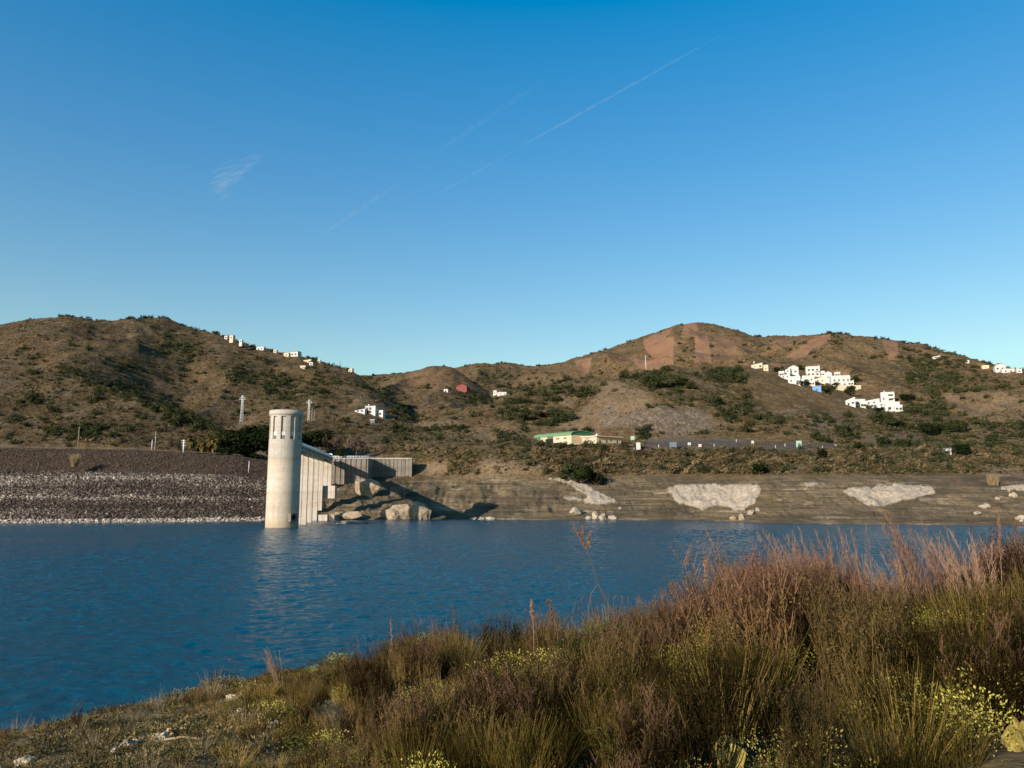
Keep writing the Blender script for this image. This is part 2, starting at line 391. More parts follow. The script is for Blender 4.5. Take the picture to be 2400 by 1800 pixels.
def tab(d):
    xs = sorted(d); return lambda px: np.interp(px, xs, [d[x] for x in xs])
p1py = tab({-700: 1150, 500: 1150, 640: 1128, 780: 1119, 950: 1116, 1150: 1118, 1300: 1126, 1500: 1130, 1700: 1131, 2000: 1136, 2400: 1141, 3000: 1150})
p2py = tab({-700: 1058, 500: 1075, 640: 1078, 780: 1075, 900: 1066, 1000: 1050, 1150: 1041, 1250: 1041, 1460: 1043, 1700: 1046, 1870: 1050, 2150: 1058, 2400: 1064, 3000: 1075})
p3py = tab({-700: 1050, 500: 1058, 700: 1058, 800: 1050, 900: 1035, 1000: 1024, 1150: 1034, 1250: 1037, 1460: 1037, 1550: 1032, 1700: 1024, 1870: 1032, 2100: 1038, 2400: 1045, 3000: 1060})
S1 = []
for kk in range(6):
    pts = []
    for px in PXS:
        Yw = wlY(px); left = px < 640
        if kk == 0: pts.append((px, ('z', -7.0), Yw - 14))
        if kk == 1: pts.append((px, ('z', -6.0 if left else 0.0), Yw))
        if kk == 2:
            z1 = at(px, p1py(px), Yw + 52).z if not 760 <= px <= 1010 else at(px, p1py(px), 384).z
            pts.append((px, ('z', 0.0 if left else (0.42 if px < 900 else 0.33) * z1), Yw + (17 if px < 900 else 20)))
        if kk == 3: pts.append((px, p1py(px) + (40 if left else 0), Yw + 52 if not 760 <= px <= 1010 else 416))
        if kk == 4: pts.append((px, p2py(px), 430 if not left else 425))
        if kk == 5: pts.append((px, p3py(px), 490))
    S1.append(curve(pts))
cl = tab({-700: 5, 960: 5, 1060: 26, 1270: 30, 1330: 8, 3000: 8})
S1.insert(4, curve([(px, p1py(px) + (40 if px < 640 else 0) - cl(px), (wlY(px) + 57) if not 760 <= px <= 1010 else 419) for px in PXS]))
S1.append(curve([(px, p3py(px) - 4, 800) for px in PXS]))
S1.append(curve([(px, ('z', 20), 2300) for px in PXS]))

def hill(foot, crest, mids=(), back=0.42, low=0.5):
    return dict(c=[curve(foot)] + [curve(m) for m in mids] + [curve(crest)], back=back, low=low)
HILLS = [
 # front spur on the left
 hill([(-700, 1040, 430), (0, 1046, 428), (300, 1050, 428), (520, 1056, 440), (640, 1060, 445), (760, 1066, 450)],
      [(-700, 800, 600), (0, 846, 560), (100, 868, 548), (156, 880, 540), (202, 886, 532), (260, 907, 520), (313, 923, 508), (358, 943, 500), (423, 965, 490), (508, 997, 475), (600, 1035, 462), (760, 1085, 455)], back=0.5),
 # knoll under the pylon
 hill([(380, 1075, 440), (500, 1064, 445), (650, 1068, 450), (900, 1062, 450), (1000, 1062, 460)],
      [(420, 1045, 490), (500, 1030, 490), (560, 1008, 495), (620, 992, 500), (700, 985, 510), (800, 985, 520), (880, 985, 525), (960, 1000, 520), (1060, 1020, 510)], back=0.25),
 # left main hill: a ridge runs down from the summit to the front spur, with a bowl and a gully to its right
 hill([(-700, 1000, 560), (0, 965, 575), (156, 945, 560), (260, 970, 570), (358, 1004, 575), (450, 1022, 572), (600, 1018, 555), (760, 996, 555), (870, 990, 565), (960, 1005, 570), (1050, 1030, 570)],
      [(-700, 780, 900), (-200, 785, 900), (0, 760, 900), (60, 749, 900), (108, 741, 900), (163, 738, 900), (228, 749, 895), (271, 749, 885), (315, 742, 880), (380, 745, 900), (477, 772, 890), (542, 793, 850), (608, 817, 820), (694, 831, 805), (760, 846, 790), (825, 869, 770), (870, 905, 740), (915, 940, 715), (960, 972, 690), (1020, 1010, 670), (1100, 1050, 650)],
      mids=[[(-700, 935, 640), (0, 905, 605), (120, 896, 585), (175, 893, 580), (215, 897, 592), (260, 908, 612), (313, 922, 632), (358, 938, 645), (423, 958, 650), (490, 970, 645), (560, 968, 640), (650, 962, 610), (760, 952, 615), (870, 962, 630), (960, 992, 620), (1100, 1046, 610)],
            [(-700, 850, 770), (0, 832, 745), (130, 836, 690), (200, 832, 690), (250, 828, 705), (320, 830, 738), (400, 844, 770), (450, 852, 775), (510, 854, 755), (600, 872, 735), (760, 902, 700), (870, 938, 672), (960, 982, 655), (1100, 1047, 630)]]),
 # knoll with the white villa
 hill([(740, 1010, 540), (800, 1000, 545), (900, 1000, 550), (990, 1000, 560)],
      [(740, 1000, 600), (780, 965, 610), (838, 928, 625), (870, 942, 620), (900, 962, 615), (950, 990, 600), (1000, 1015, 600)], back=0.4),
 # central brown hill
 hill([(700, 990, 760), (884, 985, 720), (960, 980, 700), (1031, 965, 700), (1150, 950, 720), (1250, 950, 740)],
      [(650, 880, 1250), (800, 880, 1250), (884, 878, 1250), (955, 871, 1200), (1000, 860, 1150), (1031, 856, 1130), (1055, 858, 1110), (1090, 880, 1070), (1120, 903, 1040), (1160, 935, 1000), (1220, 970, 980)]),
 # hill behind it
 hill([(900, 960, 1150), (1100, 930, 1150), (1350, 930, 1150)],
      [(850, 905, 1550), (950, 892, 1550), (1031, 872, 1530), (1074, 857, 1510), (1110, 851, 1500), (1150, 850, 1500), (1193, 849, 1500), (1248, 857, 1500), (1302, 868, 1480), (1400, 900, 1450)]),
 # nearer spur on the right with the quarry
 hill([(900, 1040, 455), (1000, 1030, 460), (1150, 1036, 470), (1300, 1030, 480), (1500, 1030, 472), (1700, 1030, 468), (1870, 1040, 460), (2050, 1046, 452), (2200, 1052, 448), (2400, 1060, 445), (2900, 1075, 445)],
      [(900, 1020, 600), (1000, 985, 600), (1100, 950, 605), (1200, 920, 610), (1300, 898, 615), (1380, 892, 605), (1430, 886, 600), (1490, 882, 605), (1545, 868, 620), (1620, 862, 635), (1700, 860, 640), (1761, 858, 640), (1810, 874, 630), (1862, 896, 615), (1973, 932, 585), (2054, 964, 560), (2096, 990, 540), (2233, 1029, 505), (2400, 1052, 490), (2900, 1075, 480)],
      mids=[[(900, 1030, 520), (1000, 1010, 520), (1100, 985, 525), (1200, 968, 530), (1320, 962, 530), (1400, 945, 530), (1460, 938, 520), (1545, 928, 515), (1640, 940, 520), (1700, 950, 530), (1800, 960, 530), (1900, 975, 520), (2054, 1000, 505), (2233, 1042, 480), (2900, 1075, 465)]], back=0.45),
 # big hill on the right with the ploughed strips
 hill([(1193, 945, 860), (1300, 915, 840), (1450, 895, 820), (1600, 885, 780), (1700, 880, 740), (1790, 880, 690), (1870, 903, 660), (1950, 925, 640), (2050, 962, 615), (2150, 992, 580), (2300, 1022, 530), (2400, 1036, 500), (2900, 1070, 490)],
      [(1100, 900, 1500), (1193, 870, 1480), (1248, 858, 1460), (1302, 852, 1440), (1367, 835, 1400), (1454, 808, 1380), (1541, 776, 1360), (1590, 761, 1350), (1627, 753, 1350), (1660, 756, 1340), (1692, 763, 1330), (1747, 779, 1290), (1779, 788, 1250), (1850, 787, 1200), (1909, 783, 1150), (1953, 779, 1110), (2000, 783, 1080), (2061, 792, 1040), (2170, 808, 980), (2278, 841, 900), (2400, 867, 830), (2600, 900, 780), (2900, 960, 720)],
      mids=[[(1193, 900, 1150), (1450, 858, 1080), (1600, 828, 1040), (1700, 838, 980), (1800, 850, 900), (1909, 852, 860), (2061, 868, 800), (2170, 893, 760), (2278, 925, 700), (2400, 950, 640), (2900, 1010, 600)]]),
]
NK, NY = 1180, 430
KS = np.linspace(-1.05, 1.05, NK)
YS = 285.0 * (2250.0 / 285.0) ** np.linspace(0, 1, NY)

def sheet_eval(curves, back, low, Ys):
    out = np.empty((NK, len(Ys)))
    cy = [np.interp(KS, c[0], c[1]) for c in curves]; cz = [np.interp(KS, c[0], c[2]) for c in curves]
    cy = np.array(cy); cz = np.array(cz)
    for i in range(NK):
        y, z = cy[:, i], cz[:, i]
        y = np.maximum.accumulate(y + np.arange(len(y)) * 0.01)
        out[i] = np.interp(Ys, y, z)
        if back is not None:
            b = Ys > y[-1]; d = Ys[b] - y[-1]
            out[i][b] = z[-1] - back * d * d / (d + 12)
            a = Ys < y[0]; out[i][a] = z[0] - low * (y[0] - Ys[a])
    return out

Zs = sheet_eval(S1, None, None, YS)
CREST = np.full_like(Zs, 400.0)
for i, h in enumerate(HILLS):
    z = sheet_eval(h['c'], h['back'], h['low'], YS)
    w = np.clip(0.5 + (z - Zs) / 7.0, 0, 1)
    cd = np.abs(np.interp(KS, h['c'][-1][0], h['c'][-1][1])[:, None] - YS[None, :]); CREST = np.where(w > .5, cd, CREST)
    Zs = Zs * (1 - w) + z * w + 3.5 * 0.5 * w * (1 - w)
def blur(a, n, ax):
    for _ in range(n):
        a = (np.roll(a, 1, ax) + 2 * a + np.roll(a, -1, ax)) / 4 if False else (np.concatenate([a.take([0], ax), a.take(range(a.shape[ax]-1), ax)], ax) + 2*a + np.concatenate([a.take(range(1, a.shape[ax]), ax), a.take([-1], ax)], ax)) / 4
    return a
Zs = blur(blur(Zs, 2, 0), 2, 1)
KK, YY = np.meshgrid(KS, YS, indexing='ij'); XX = KK * YY
up = sstep(430, 560, YY) ; hl = sstep(32, 75, Zs)
Zs = Zs + hl * ((8.0 * ridged(XX / 105, YY / 210, 2) - 4.0 + 2.0 * ridged(XX / 36, YY / 60, 2)) * sstep(-10, 170, CREST) + 1.3 * fbm(XX / 20, YY / 20, 3)) * np.clip((YY - 380) / 350, 0.25, 1.4)
shore = sstep(0.3, 4, Zs)
Zs = Zs + shore * (0.55 * fbm(XX / 9, YY / 9, 3) + 0.22 * fbm(XX / 2.6, YY / 2.6, 2))
DD = sstep(21, 15, Zs) * sstep(1.0, 2.5, Zs) * (XX > -95)
stp = 1.9; _t = Zs / stp + 0.9 * fbm(XX / 30, YY / 30, 3); Zs = Zs + DD * (0.55 * (np.round(_t) - _t) * stp + 0.9 * ridged(XX / 7, YY / 22, 3) * sstep(-.2, .6, fbm(XX / 22, YY / 22, 2)))       # beach terraces left by the falling water
PX, PY = project(XX, YY, Zs)

def inpoly(poly):
    x, y = PX, PY; c = np.zeros(x.shape, bool); n = len(poly)
    xs = [p[0] for p in poly]; ys = [p[1] for p in poly]
    bb = (x > min(xs)) & (x < max(xs)) & (y > min(ys)) & (y < max(ys))
    xb, yb = x[bb], y[bb]; cb = np.zeros(xb.shape, bool)
    for i in range(n):
        x1, y1 = poly[i]; x2, y2 = poly[i - 1]
        if y1 == y2: continue
        cr = ((y1 > yb) != (y2 > yb)) & (xb < (x2 - x1) * (yb - y1) / (y2 - y1) + x1)
        cb ^= cr
    c[bb] = cb; return c
c3 = lambda pts: [(1120 + x / 3.0717, 720 + y / 3.0717) for x, y in pts]
c4 = lambda pts: [(1680 + x / 3.0722, 720 + y / 3.0722) for x, y in pts]
c2 = lambda pts: [(560 + x / 3.0717, 720 + y / 3.0717) for x, y in pts]
c1 = lambda pts: [(x / 3.0717, 720 + y / 3.0717) for x, y in pts]

# pale cliffs left bare by the falling water: push the ground up into a steep face
PALE = [[(1563, 1146), (1590, 1139), (1700, 1135), (1780, 1138), (1784, 1150), (1768, 1180), (1742, 1197), (1690, 1188), (1640, 1192), (1585, 1178), (1570, 1158)],
        [(1970, 1150), (2000, 1142), (2150, 1137), (2182, 1140), (2195, 1155), (2120, 1172), (2062, 1190), (2030, 1187), (2000, 1167)],
        [(2335, 1143), (2400, 1136), (2500, 1138), (2500, 1150), (2350, 1150)],
        c3([(470, 1235), (700, 1232), (800, 1290), (920, 1360), (1000, 1400), (870, 1425), (620, 1390), (600, 1375), (790, 1360), (640, 1270)]),
        [(1855, 1136), (1905, 1131), (1930, 1137), (1900, 1141)]]
mp = np.zeros_like(Zs)
for p in PALE: mp = np.maximum(mp, (inpoly(p) & (YY < 440)).astype(float))
mp_s = blur(blur(mp, 1, 0), 1, 1)
Zs = Zs + mp_s * (0.25 + 0.45 * ridged(XX / 3.2, YY / 10, 3))

m_red = np.zeros_like(Zs); far = YY > 640
for p in [c3([(695, 385), (820, 362), (795, 480), (745, 490)]), c3([(1490, 118), (1575, 108), (1600, 207), (1462, 214)]),
          c3([(1195, 228), (1410, 216), (1405, 410), (1300, 430), (1270, 390), (1205, 290)]), c3([(1095, 372), (1290, 385), (1320, 425), (1290, 452), (1212, 470)]),
          c3([(1565, 205), (1655, 203), (1685, 395), (1560, 402)]), c4([(820, 193), (700, 213), (600, 290), (500, 360), (625, 368), (690, 300), (820, 240)]),
          c4([(1190, 233), (1300, 253), (1315, 372), (1240, 378)])]:
    m_red = np.maximum(m_red, (inpoly(p) & far).astype(float))
for p, w in [(c3([(1240, 205), (1400, 150), (1365, 215), (1210, 240)]), .55), (c3([(1690, 215), (1900, 215), (1900, 400), (1690, 395)]), .35), (c4([(0, 210), (180, 215), (190, 350), (0, 355)]), .35),
             (c4([(1395, 278), (1530, 310), (1680, 352), (1560, 345), (1420, 330)]), .45), (c4([(560, 270), (700, 215), (420, 230), (380, 330)]), .35),
             (c4([(360, 400), (430, 395), (490, 440), (380, 440)]), .5), (c4([(800, 455), (960, 460), (960, 520), (850, 500)]), .55), (c2([(1180, 480), (1460, 420), (1600, 470), (1500, 600), (1250, 560)]), .22)]:
    m_red = np.maximum(m_red, w * (inpoly(p) & far))
m_tan = np.zeros_like(Zs)
for p, w in [(c3([(930, 530), (1000, 535), (1250, 620), (1230, 700), (1100, 745), (900, 880), (560, 860), (690, 790), (840, 660)]), 1.0), (c3([(1590, 710), (1650, 735), (1740, 855), (1675, 855)]), 1.0),
             (c3([(580, 640), (720, 640), (700, 720), (600, 720)]), .8), (c3([(0, 800), (300, 860), (330, 960), (0, 960)]), .5), (c4([(1580, 620), (2080, 600), (2240, 690), (2240, 850), (1850, 820)]), .6),
             (c4([(520, 1130), (740, 1130), (720, 1200), (560, 1200)]), .6), (c4([(560, 1215), (900, 1215), (880, 1270), (560, 1270)]), .6), (c4([(1900, 1150), (2212, 1150), (2212, 1260), (1900, 1250)]), .8),
             (c1([(650, 990), (900, 1000), (900, 1035), (640, 1030)]), .9), (c1([(880, 190), (1050, 180), (1130, 200), (900, 215)]), .8), (c2([(780, 640), (890, 630), (1020, 715), (830, 720)]), .5),
             (c2([(1150, 830), (1500, 820), (1700, 850), (1250, 870)]), .8), (c2([(600, 1080), (1000, 1060), (1240, 1060), (900, 1090)]), .8), (c2([(1280, 1110), (1500, 1110), (1500, 1200), (1270, 1210)]), .8),
             (c3([(0, 1090), (480, 1110), (480, 1210), (0, 1215)]), .8), (c3([(980, 1200), (1130, 1200), (1200, 1260), (1000, 1250)]), .7), (c1([(1640, 860), (1843, 780), (1843, 880), (1600, 900)]), .5)]:
    m_tan = np.maximum(m_tan, w * inpoly(p))
m_slate = np.zeros_like(Zs)
for p, w in [(c3([(1040, 790), (1250, 720), (1600, 715), (1710, 870), (1400, 925), (1250, 890), (1000, 860)]), 1.0), (c3([(880, 720), (1000, 680), (1060, 780), (1000, 860), (880, 870)]), .6)]:
    m_slate = np.maximum(m_slate, w * (inpoly(p) & (YY < 640)))
m_grav = np.zeros_like(Zs)
c6 = lambda pts: [(1480 + x / 4.424, 1000 + y / 4.424) for x, y in pts]
for p, w in [(c6([(160, 105), (1000, 120), (1300, 165), (1180, 200), (800, 225), (130, 215)]), 1.0), (c6([(1300, 205), (1700, 160), (2100, 170), (2100, 220), (1650, 240), (1330, 235)]), .9),
             (c3([(0, 880), (120, 880), (400, 900), (400, 960), (0, 960)]), .3), (c4([(1000, 920), (1450, 900), (1480, 980), (1100, 985)]), .5), (c4([(700, 780), (900, 760), (1000, 880), (650, 880)]), .5)]:
    m_grav = np.maximum(m_grav, w * (inpoly(p) & (YY < 640)))
m_mud = sstep(22.5, 18.0, Zs + 1.3 * fbm(XX / 15, YY / 15, 2)) * (YY < 450)
# vegetation density in the wooded places (also used to plant shrubs)
def blob(px, py, rx, ry): return np.exp(-(((PX - px) / rx) ** 2 + ((PY - py) / ry) ** 2))
def line(pts, wd):
    d = np.full(PX.shape, 1e9)
    for (x1, y1), (x2, y2) in zip(pts[:-1], pts[1:]):
        t = np.clip(((PX - x1) * (x2 - x1) + (PY - y1) * (y2 - y1)) / ((x2 - x1) ** 2 + (y2 - y1) ** 2), 0, 1)
        d = np.minimum(d, np.hypot(PX - x1 - t * (x2 - x1), PY - y1 - t * (y2 - y1)))
    return np.exp(-(d / wd) ** 2)
veg = 0.20 + 0.22 * (PX > 1150) * sstep(640, 560, YY)
for a in [blob(425, 815, 60, 32), blob(400, 780, 45, 25), blob(330, 860, 60, 12), line([(150, 872), (202, 884), (260, 905), (313, 921), (358, 945), (423, 972), (500, 1005)], 17),
          blob(440, 990, 70, 24), blob(205, 1005, 45, 25), blob(130, 1010, 30, 15), blob(560, 870, 60, 30), blob(640, 900, 60, 30), blob(760, 890, 60, 22), blob(700, 930, 70, 25), line([(835, 875), (880, 910), (930, 950), (960, 980)], 26),
          blob(1150, 880, 60, 40), blob(1100, 925, 70, 25), blob(1260, 980, 80, 20), blob(1270, 920, 90, 26), blob(1350, 930, 50, 20), blob(1560, 895, 80, 34), blob(1700, 880, 90, 26), blob(2000, 880, 70, 40), blob(1820, 850, 70, 14),
          blob(2150, 880, 140, 60), blob(2150, 990, 120, 60), blob(2300, 920, 90, 40), blob(2080, 1000, 60, 40), blob(2250, 1080, 110, 40), blob(1900, 980, 70, 40), blob(1780, 960, 60, 30), blob(1960, 800, 20, 25), blob(1000, 1000, 90, 14), blob(2400, 990, 70, 30)]:
    veg = np.maximum(veg, a)
veg = np.maximum(veg, 0.85 * ((PY > 1052) & (PY < 1108) & (PX > 890) & (YY < 470)))
bare = np.maximum.reduce([m_red, m_tan * .8, m_slate, m_grav, m_mud, mp])
veg = np.clip(veg * (1 - bare), 0, 1)

VERTS = np.stack([XX, YY, Zs], -1).reshape(-1, 3)
ii = np.arange(NK * NY).reshape(NK, NY)
FACES = np.stack([ii[:-1, :-1], ii[1:, :-1], ii[1:, 1:], ii[:-1, 1:]], -1).reshape(-1, 4)
b = lambda a: blur(blur(a, 1, 0), 1, 1).ravel()
mask1 = np.stack([m_red.ravel(), b(veg), b(np.maximum(mp, 0)), b(m_slate)], -1)
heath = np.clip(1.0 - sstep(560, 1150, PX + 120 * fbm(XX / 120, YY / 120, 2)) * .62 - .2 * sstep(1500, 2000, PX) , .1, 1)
bb5 = lambda a: blur(blur(a, 5, 0), 4, 1).ravel()
mask1[:, 3] = bb5(m_slate)
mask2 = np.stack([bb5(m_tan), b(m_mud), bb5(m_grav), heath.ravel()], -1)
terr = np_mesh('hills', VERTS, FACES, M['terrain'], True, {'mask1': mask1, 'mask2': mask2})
tag(terr, kind='structure')
BVH = BVHTree.FromPolygons(VERTS.tolist(), FACES.tolist())
ORI = Vector((0, 0, EYE))

def hit(px, py):
    u, dy, dz = ray(px, py)
    p, n, i, d = BVH.ray_cast(ORI, Vector((float(u), float(dy), float(dz))).normalized())
    return p
def ground(x, y):
    p, n, i, d = BVH.ray_cast(Vector((x, y, 600)), Vector((0, 0, -1)))
    return p.z if p else 0.0
def veg_at(px, py, p):
    k = p.x / p.y
    i = int(np.clip((k - KS[0]) / (KS[1] - KS[0]), 0, NK - 1)); j = int(np.clip(np.searchsorted(YS, p.y), 0, NY - 1))
    return veg[i, j], bare[i, j]

# ------------------------------------------------------------------ water
wk = np.linspace(-1.08, 1.08, 820); wy = 9.0 * (352.0 / 9.0) ** np.linspace(0, 1, 1450)
WK, WY = np.meshgrid(wk, wy, indexing='ij'); WX = WK * WY
_c, _s = math.cos(R(18)), math.sin(R(18))
ua, va = WX * _c + WY * _s, -WX * _s + WY * _c                       # wind a little across the line of sight
gust = 0.55 + 0.45 * sstep(-.5, .6, fbm(WX / 38, WY / 60, 2))
WZ = gust * (0.100 * vnoise(ua / 3.4 + .6 * vnoise(ua / 9, va / 9), va / 1.7) + 0.095 * vnoise(ua / 1.5 + 31, va / 0.85 + 7) + 0.055 * vnoise(ua / 0.75 + 5, va / 0.45 + 77))
widx = np.arange(WK.size).reshape(WK.shape)
wo = np_mesh('water', np.stack([WX, WY, WZ], -1).reshape(-1, 3), np.stack([widx[:-1, :-1], widx[1:, :-1], widx[1:, 1:], widx[:-1, 1:]], -1).reshape(-1, 4), M['water'], True)
tag(wo, kind='structure')

# ------------------------------------------------------------------ sun direction
SUN_AZ, SUN_EL = R(40), R(18)      # light travels this many degrees right of +Y

# ------------------------------------------------------------------ rockfill dam
def build_dam():
    root = empty('dam', at_z(300, 1224, 0))
    tag(root, 'long rockfill dam slope of loose stones with brown upper band left of the tower', 'dam')
    o = root.location
    pxs = np.arange(-800, 701, 10.0)
    base, crest = [], []
    for px in pxs:
        Yw = float(np.interp(px, [p for p, _ in WL], [q.y for _, q in WL]))
        f = float(np.interp(px, [560, 620, 660, 700], [1, .95, .88, .7]))
        zc = at(px, float(np.interp(px, [-800, 0, 300, 520, 580], [1046, 1050, 1055, 1066, 1072])), Yw + 58).z * f
        base.append(Vector(((px - CX) / F / 1.02 * (Yw - 9), Yw - 9, -5.0)))
        crest.append((Yw, zc, px))
    prof = [(0.0, 0.0), (0.14, 0.13), (.3, .30), (.46, .47), (.60, .615), (.70, .70), (.735, .70), (.86, .85), (1.0, 1.0)]
    vs, nrow = [], len(prof) + 2
    grid = []
    for bpt, (Yw, zc, px) in zip(base, crest):
        k = bpt.x / bpt.y; row = []
        for a, h in prof:
            Y = Yw - 9 + a * 67; row.append((k * Y, Y, -5 + h * (zc + 5)))
        row.append((k * (Yw + 66), Yw + 66, zc)); row.append((k * (Yw + 90), Yw + 90, zc - 16)); grid.append(row)
    g = np.array(grid) - np.array(o)[None, None]
    n, m = g.shape[:2]
    idx = np.arange(n * m).reshape(n, m)
    fc = np.stack([idx[:-1, :-1], idx[1:, :-1], idx[1:, 1:], idx[:-1, 1:]], -1).reshape(-1, 4)
    dirt = mat_rock('dam_embankment_earth', (0.018, 0.012, 0.008), (0.052, 0.034, 0.021), (0.115, 0.078, 0.050), 0.7, 0.9, 0.6)
    body = np_mesh('embankment', g.reshape(-1, 3), fc, dirt, False, parent=root)
    # riprap: loose stones covering the face
    N = 44000
    rng = np.random.default_rng(3)
    base_r = []
    for k in range(6):
        ph = rng.random((12,)); 
        t = (1 + 5 ** .5) / 2
        iv = np.array([(-1,t,0),(1,t,0),(-1,-t,0),(1,-t,0),(0,-1,t),(0,1,t),(0,-1,-t),(0,1,-t),(t,0,-1),(t,0,1),(-t,0,-1),(-t,0,1)]) / 1.9
        iv = iv * (0.65 + 0.6 * ph[:, None]); base_r.append(iv)
    tri = np.array([(0,11,5),(0,5,1),(0,1,7),(0,7,10),(0,10,11),(1,5,9),(5,11,4),(11,10,2),(10,7,6),(7,1,8),(3,9,4),(3,4,2),(3,2,6),(3,6,8),(3,8,9),(4,9,5),(2,4,11),(6,2,10),(8,6,7),(9,8,1)])
    V, FA, CO = [], [], []; cnt = 0
    pa = np.array([p for p, _ in prof]); ph_ = np.array([h for _, h in prof])
    zc_all = np.array([c[1] for c in crest]); Yw_all = np.array([c[0] for c in crest]); kb = np.array([q.x / q.y for q in base])
    for q in range(N):
        px = rng.uniform(-450, 640); a = rng.random() ** 0.9
        upper = a > 0.70
        if upper and rng.random() > 0.45: continue
        Yw = np.interp(px, pxs, Yw_all); zc = np.interp(px, pxs, zc_all); k = np.interp(px, pxs, kb)
        Y = Yw - 9 + a * 67; z = -5 + np.interp(a, pa, ph_) * (zc + 5)
        if z < -1: continue
        s = rng.uniform(.22, .54) * (1.25 if a < .2 else 1.0) * (0.75 if upper else 1) * (1.5 if rng.random() < .08 else (2.1 if rng.random() < .02 else 1))
        if px > 560: s *= 0.85
        an = rng.uniform(0, 6.28); ca, sa = math.cos(an), math.sin(an)
        iv = base_r[rng.integers(6)] * s * np.array([1, rng.uniform(.7, 1.2), rng.uniform(.55, .95)])
        rx = iv[:, 0] * ca - iv[:, 1] * sa; ry = iv[:, 0] * sa + iv[:, 1] * ca
        V.append(np.stack([rx + k * Y - o.x, ry + Y - o.y, iv[:, 2] + z + .12 - o.z], -1)); FA.append(tri + cnt * 12); cnt += 1
        bandn = float(vnoise(np.array(z / 2.1 + 40), np.array(px / 300.0 + 3)))
        c = rng.random() ** 1.5 * 0.60 + 0.20 * bandn + .08 * float(vnoise(np.array(px / 30.0), np.array(z / 3.0 + 9)))
        if z < 1.2: c = 0.55 + 0.45 * rng.random()
        elif 9.2 < z + .9 * float(vnoise(np.array(px / 45.0), np.array(3.3))) < 10.4: c += 0.24
        elif 15 < z < 21: c += 0.16
        elif 5.5 < z < 8.8: c -= 0.10
        if upper: c = 0.34 * rng.random()
        CO.append(np.tile([max(0, min(1, c)), 0, 0, 1], (12, 1)))
    st = np_mesh('riprap', np.concatenate(V), np.concatenate(FA), M['riprap'], False, {'mask1': np.concatenate(CO)}, parent=root)
    st['kind'] = 'stuff'
    # crest guard rail
    gr = empty('guardrail', at(300, 1052, 385)); tag(gr, 'dark low guard rail running along the crest of the rockfill dam', 'guardrail')
    rail, post = MB(), []
    line_pts = []
    for i in range(0, len(pxs)):
        if -400 <= pxs[i] <= 560:
            Yw, zc, px = crest[i]; k = kb[i]; line_pts.append(Vector((k * (Yw + 59), Yw + 59, zc)) - gr.location)
    rail.tube([p + Vector((0, 0, .75)) for p in line_pts], 0.14, 5)
    rail.tube([p + Vector((0, 0, .42)) for p in line_pts], 0.07, 5)
    rail.build('rail', M['rockdark'], gr)
    pm = MB().tube([(0, 0, -.3), (0, 0, .8)], 0.09, 6).build('post', M['rockdark'], data_only=True)
    for p in line_pts[::2]:
        c = bpy.data.objects.new('post', pm); COL.objects.link(c); c.parent = gr; c.location = p
    return crest, pxs, kb
DAM_CREST, DAM_PX, DAM_K = build_dam()
def dam_top(px, off=62):
    Yw = np.interp(px, DAM_PX, [c[0] for c in DAM_CREST]); zc = np.interp(px, DAM_PX, [c[1] for c in DAM_CREST]); k = np.interp(px, DAM_PX, DAM_K)
    return Vector((float(k * (Yw + off)), float(Yw + off), float(zc)))

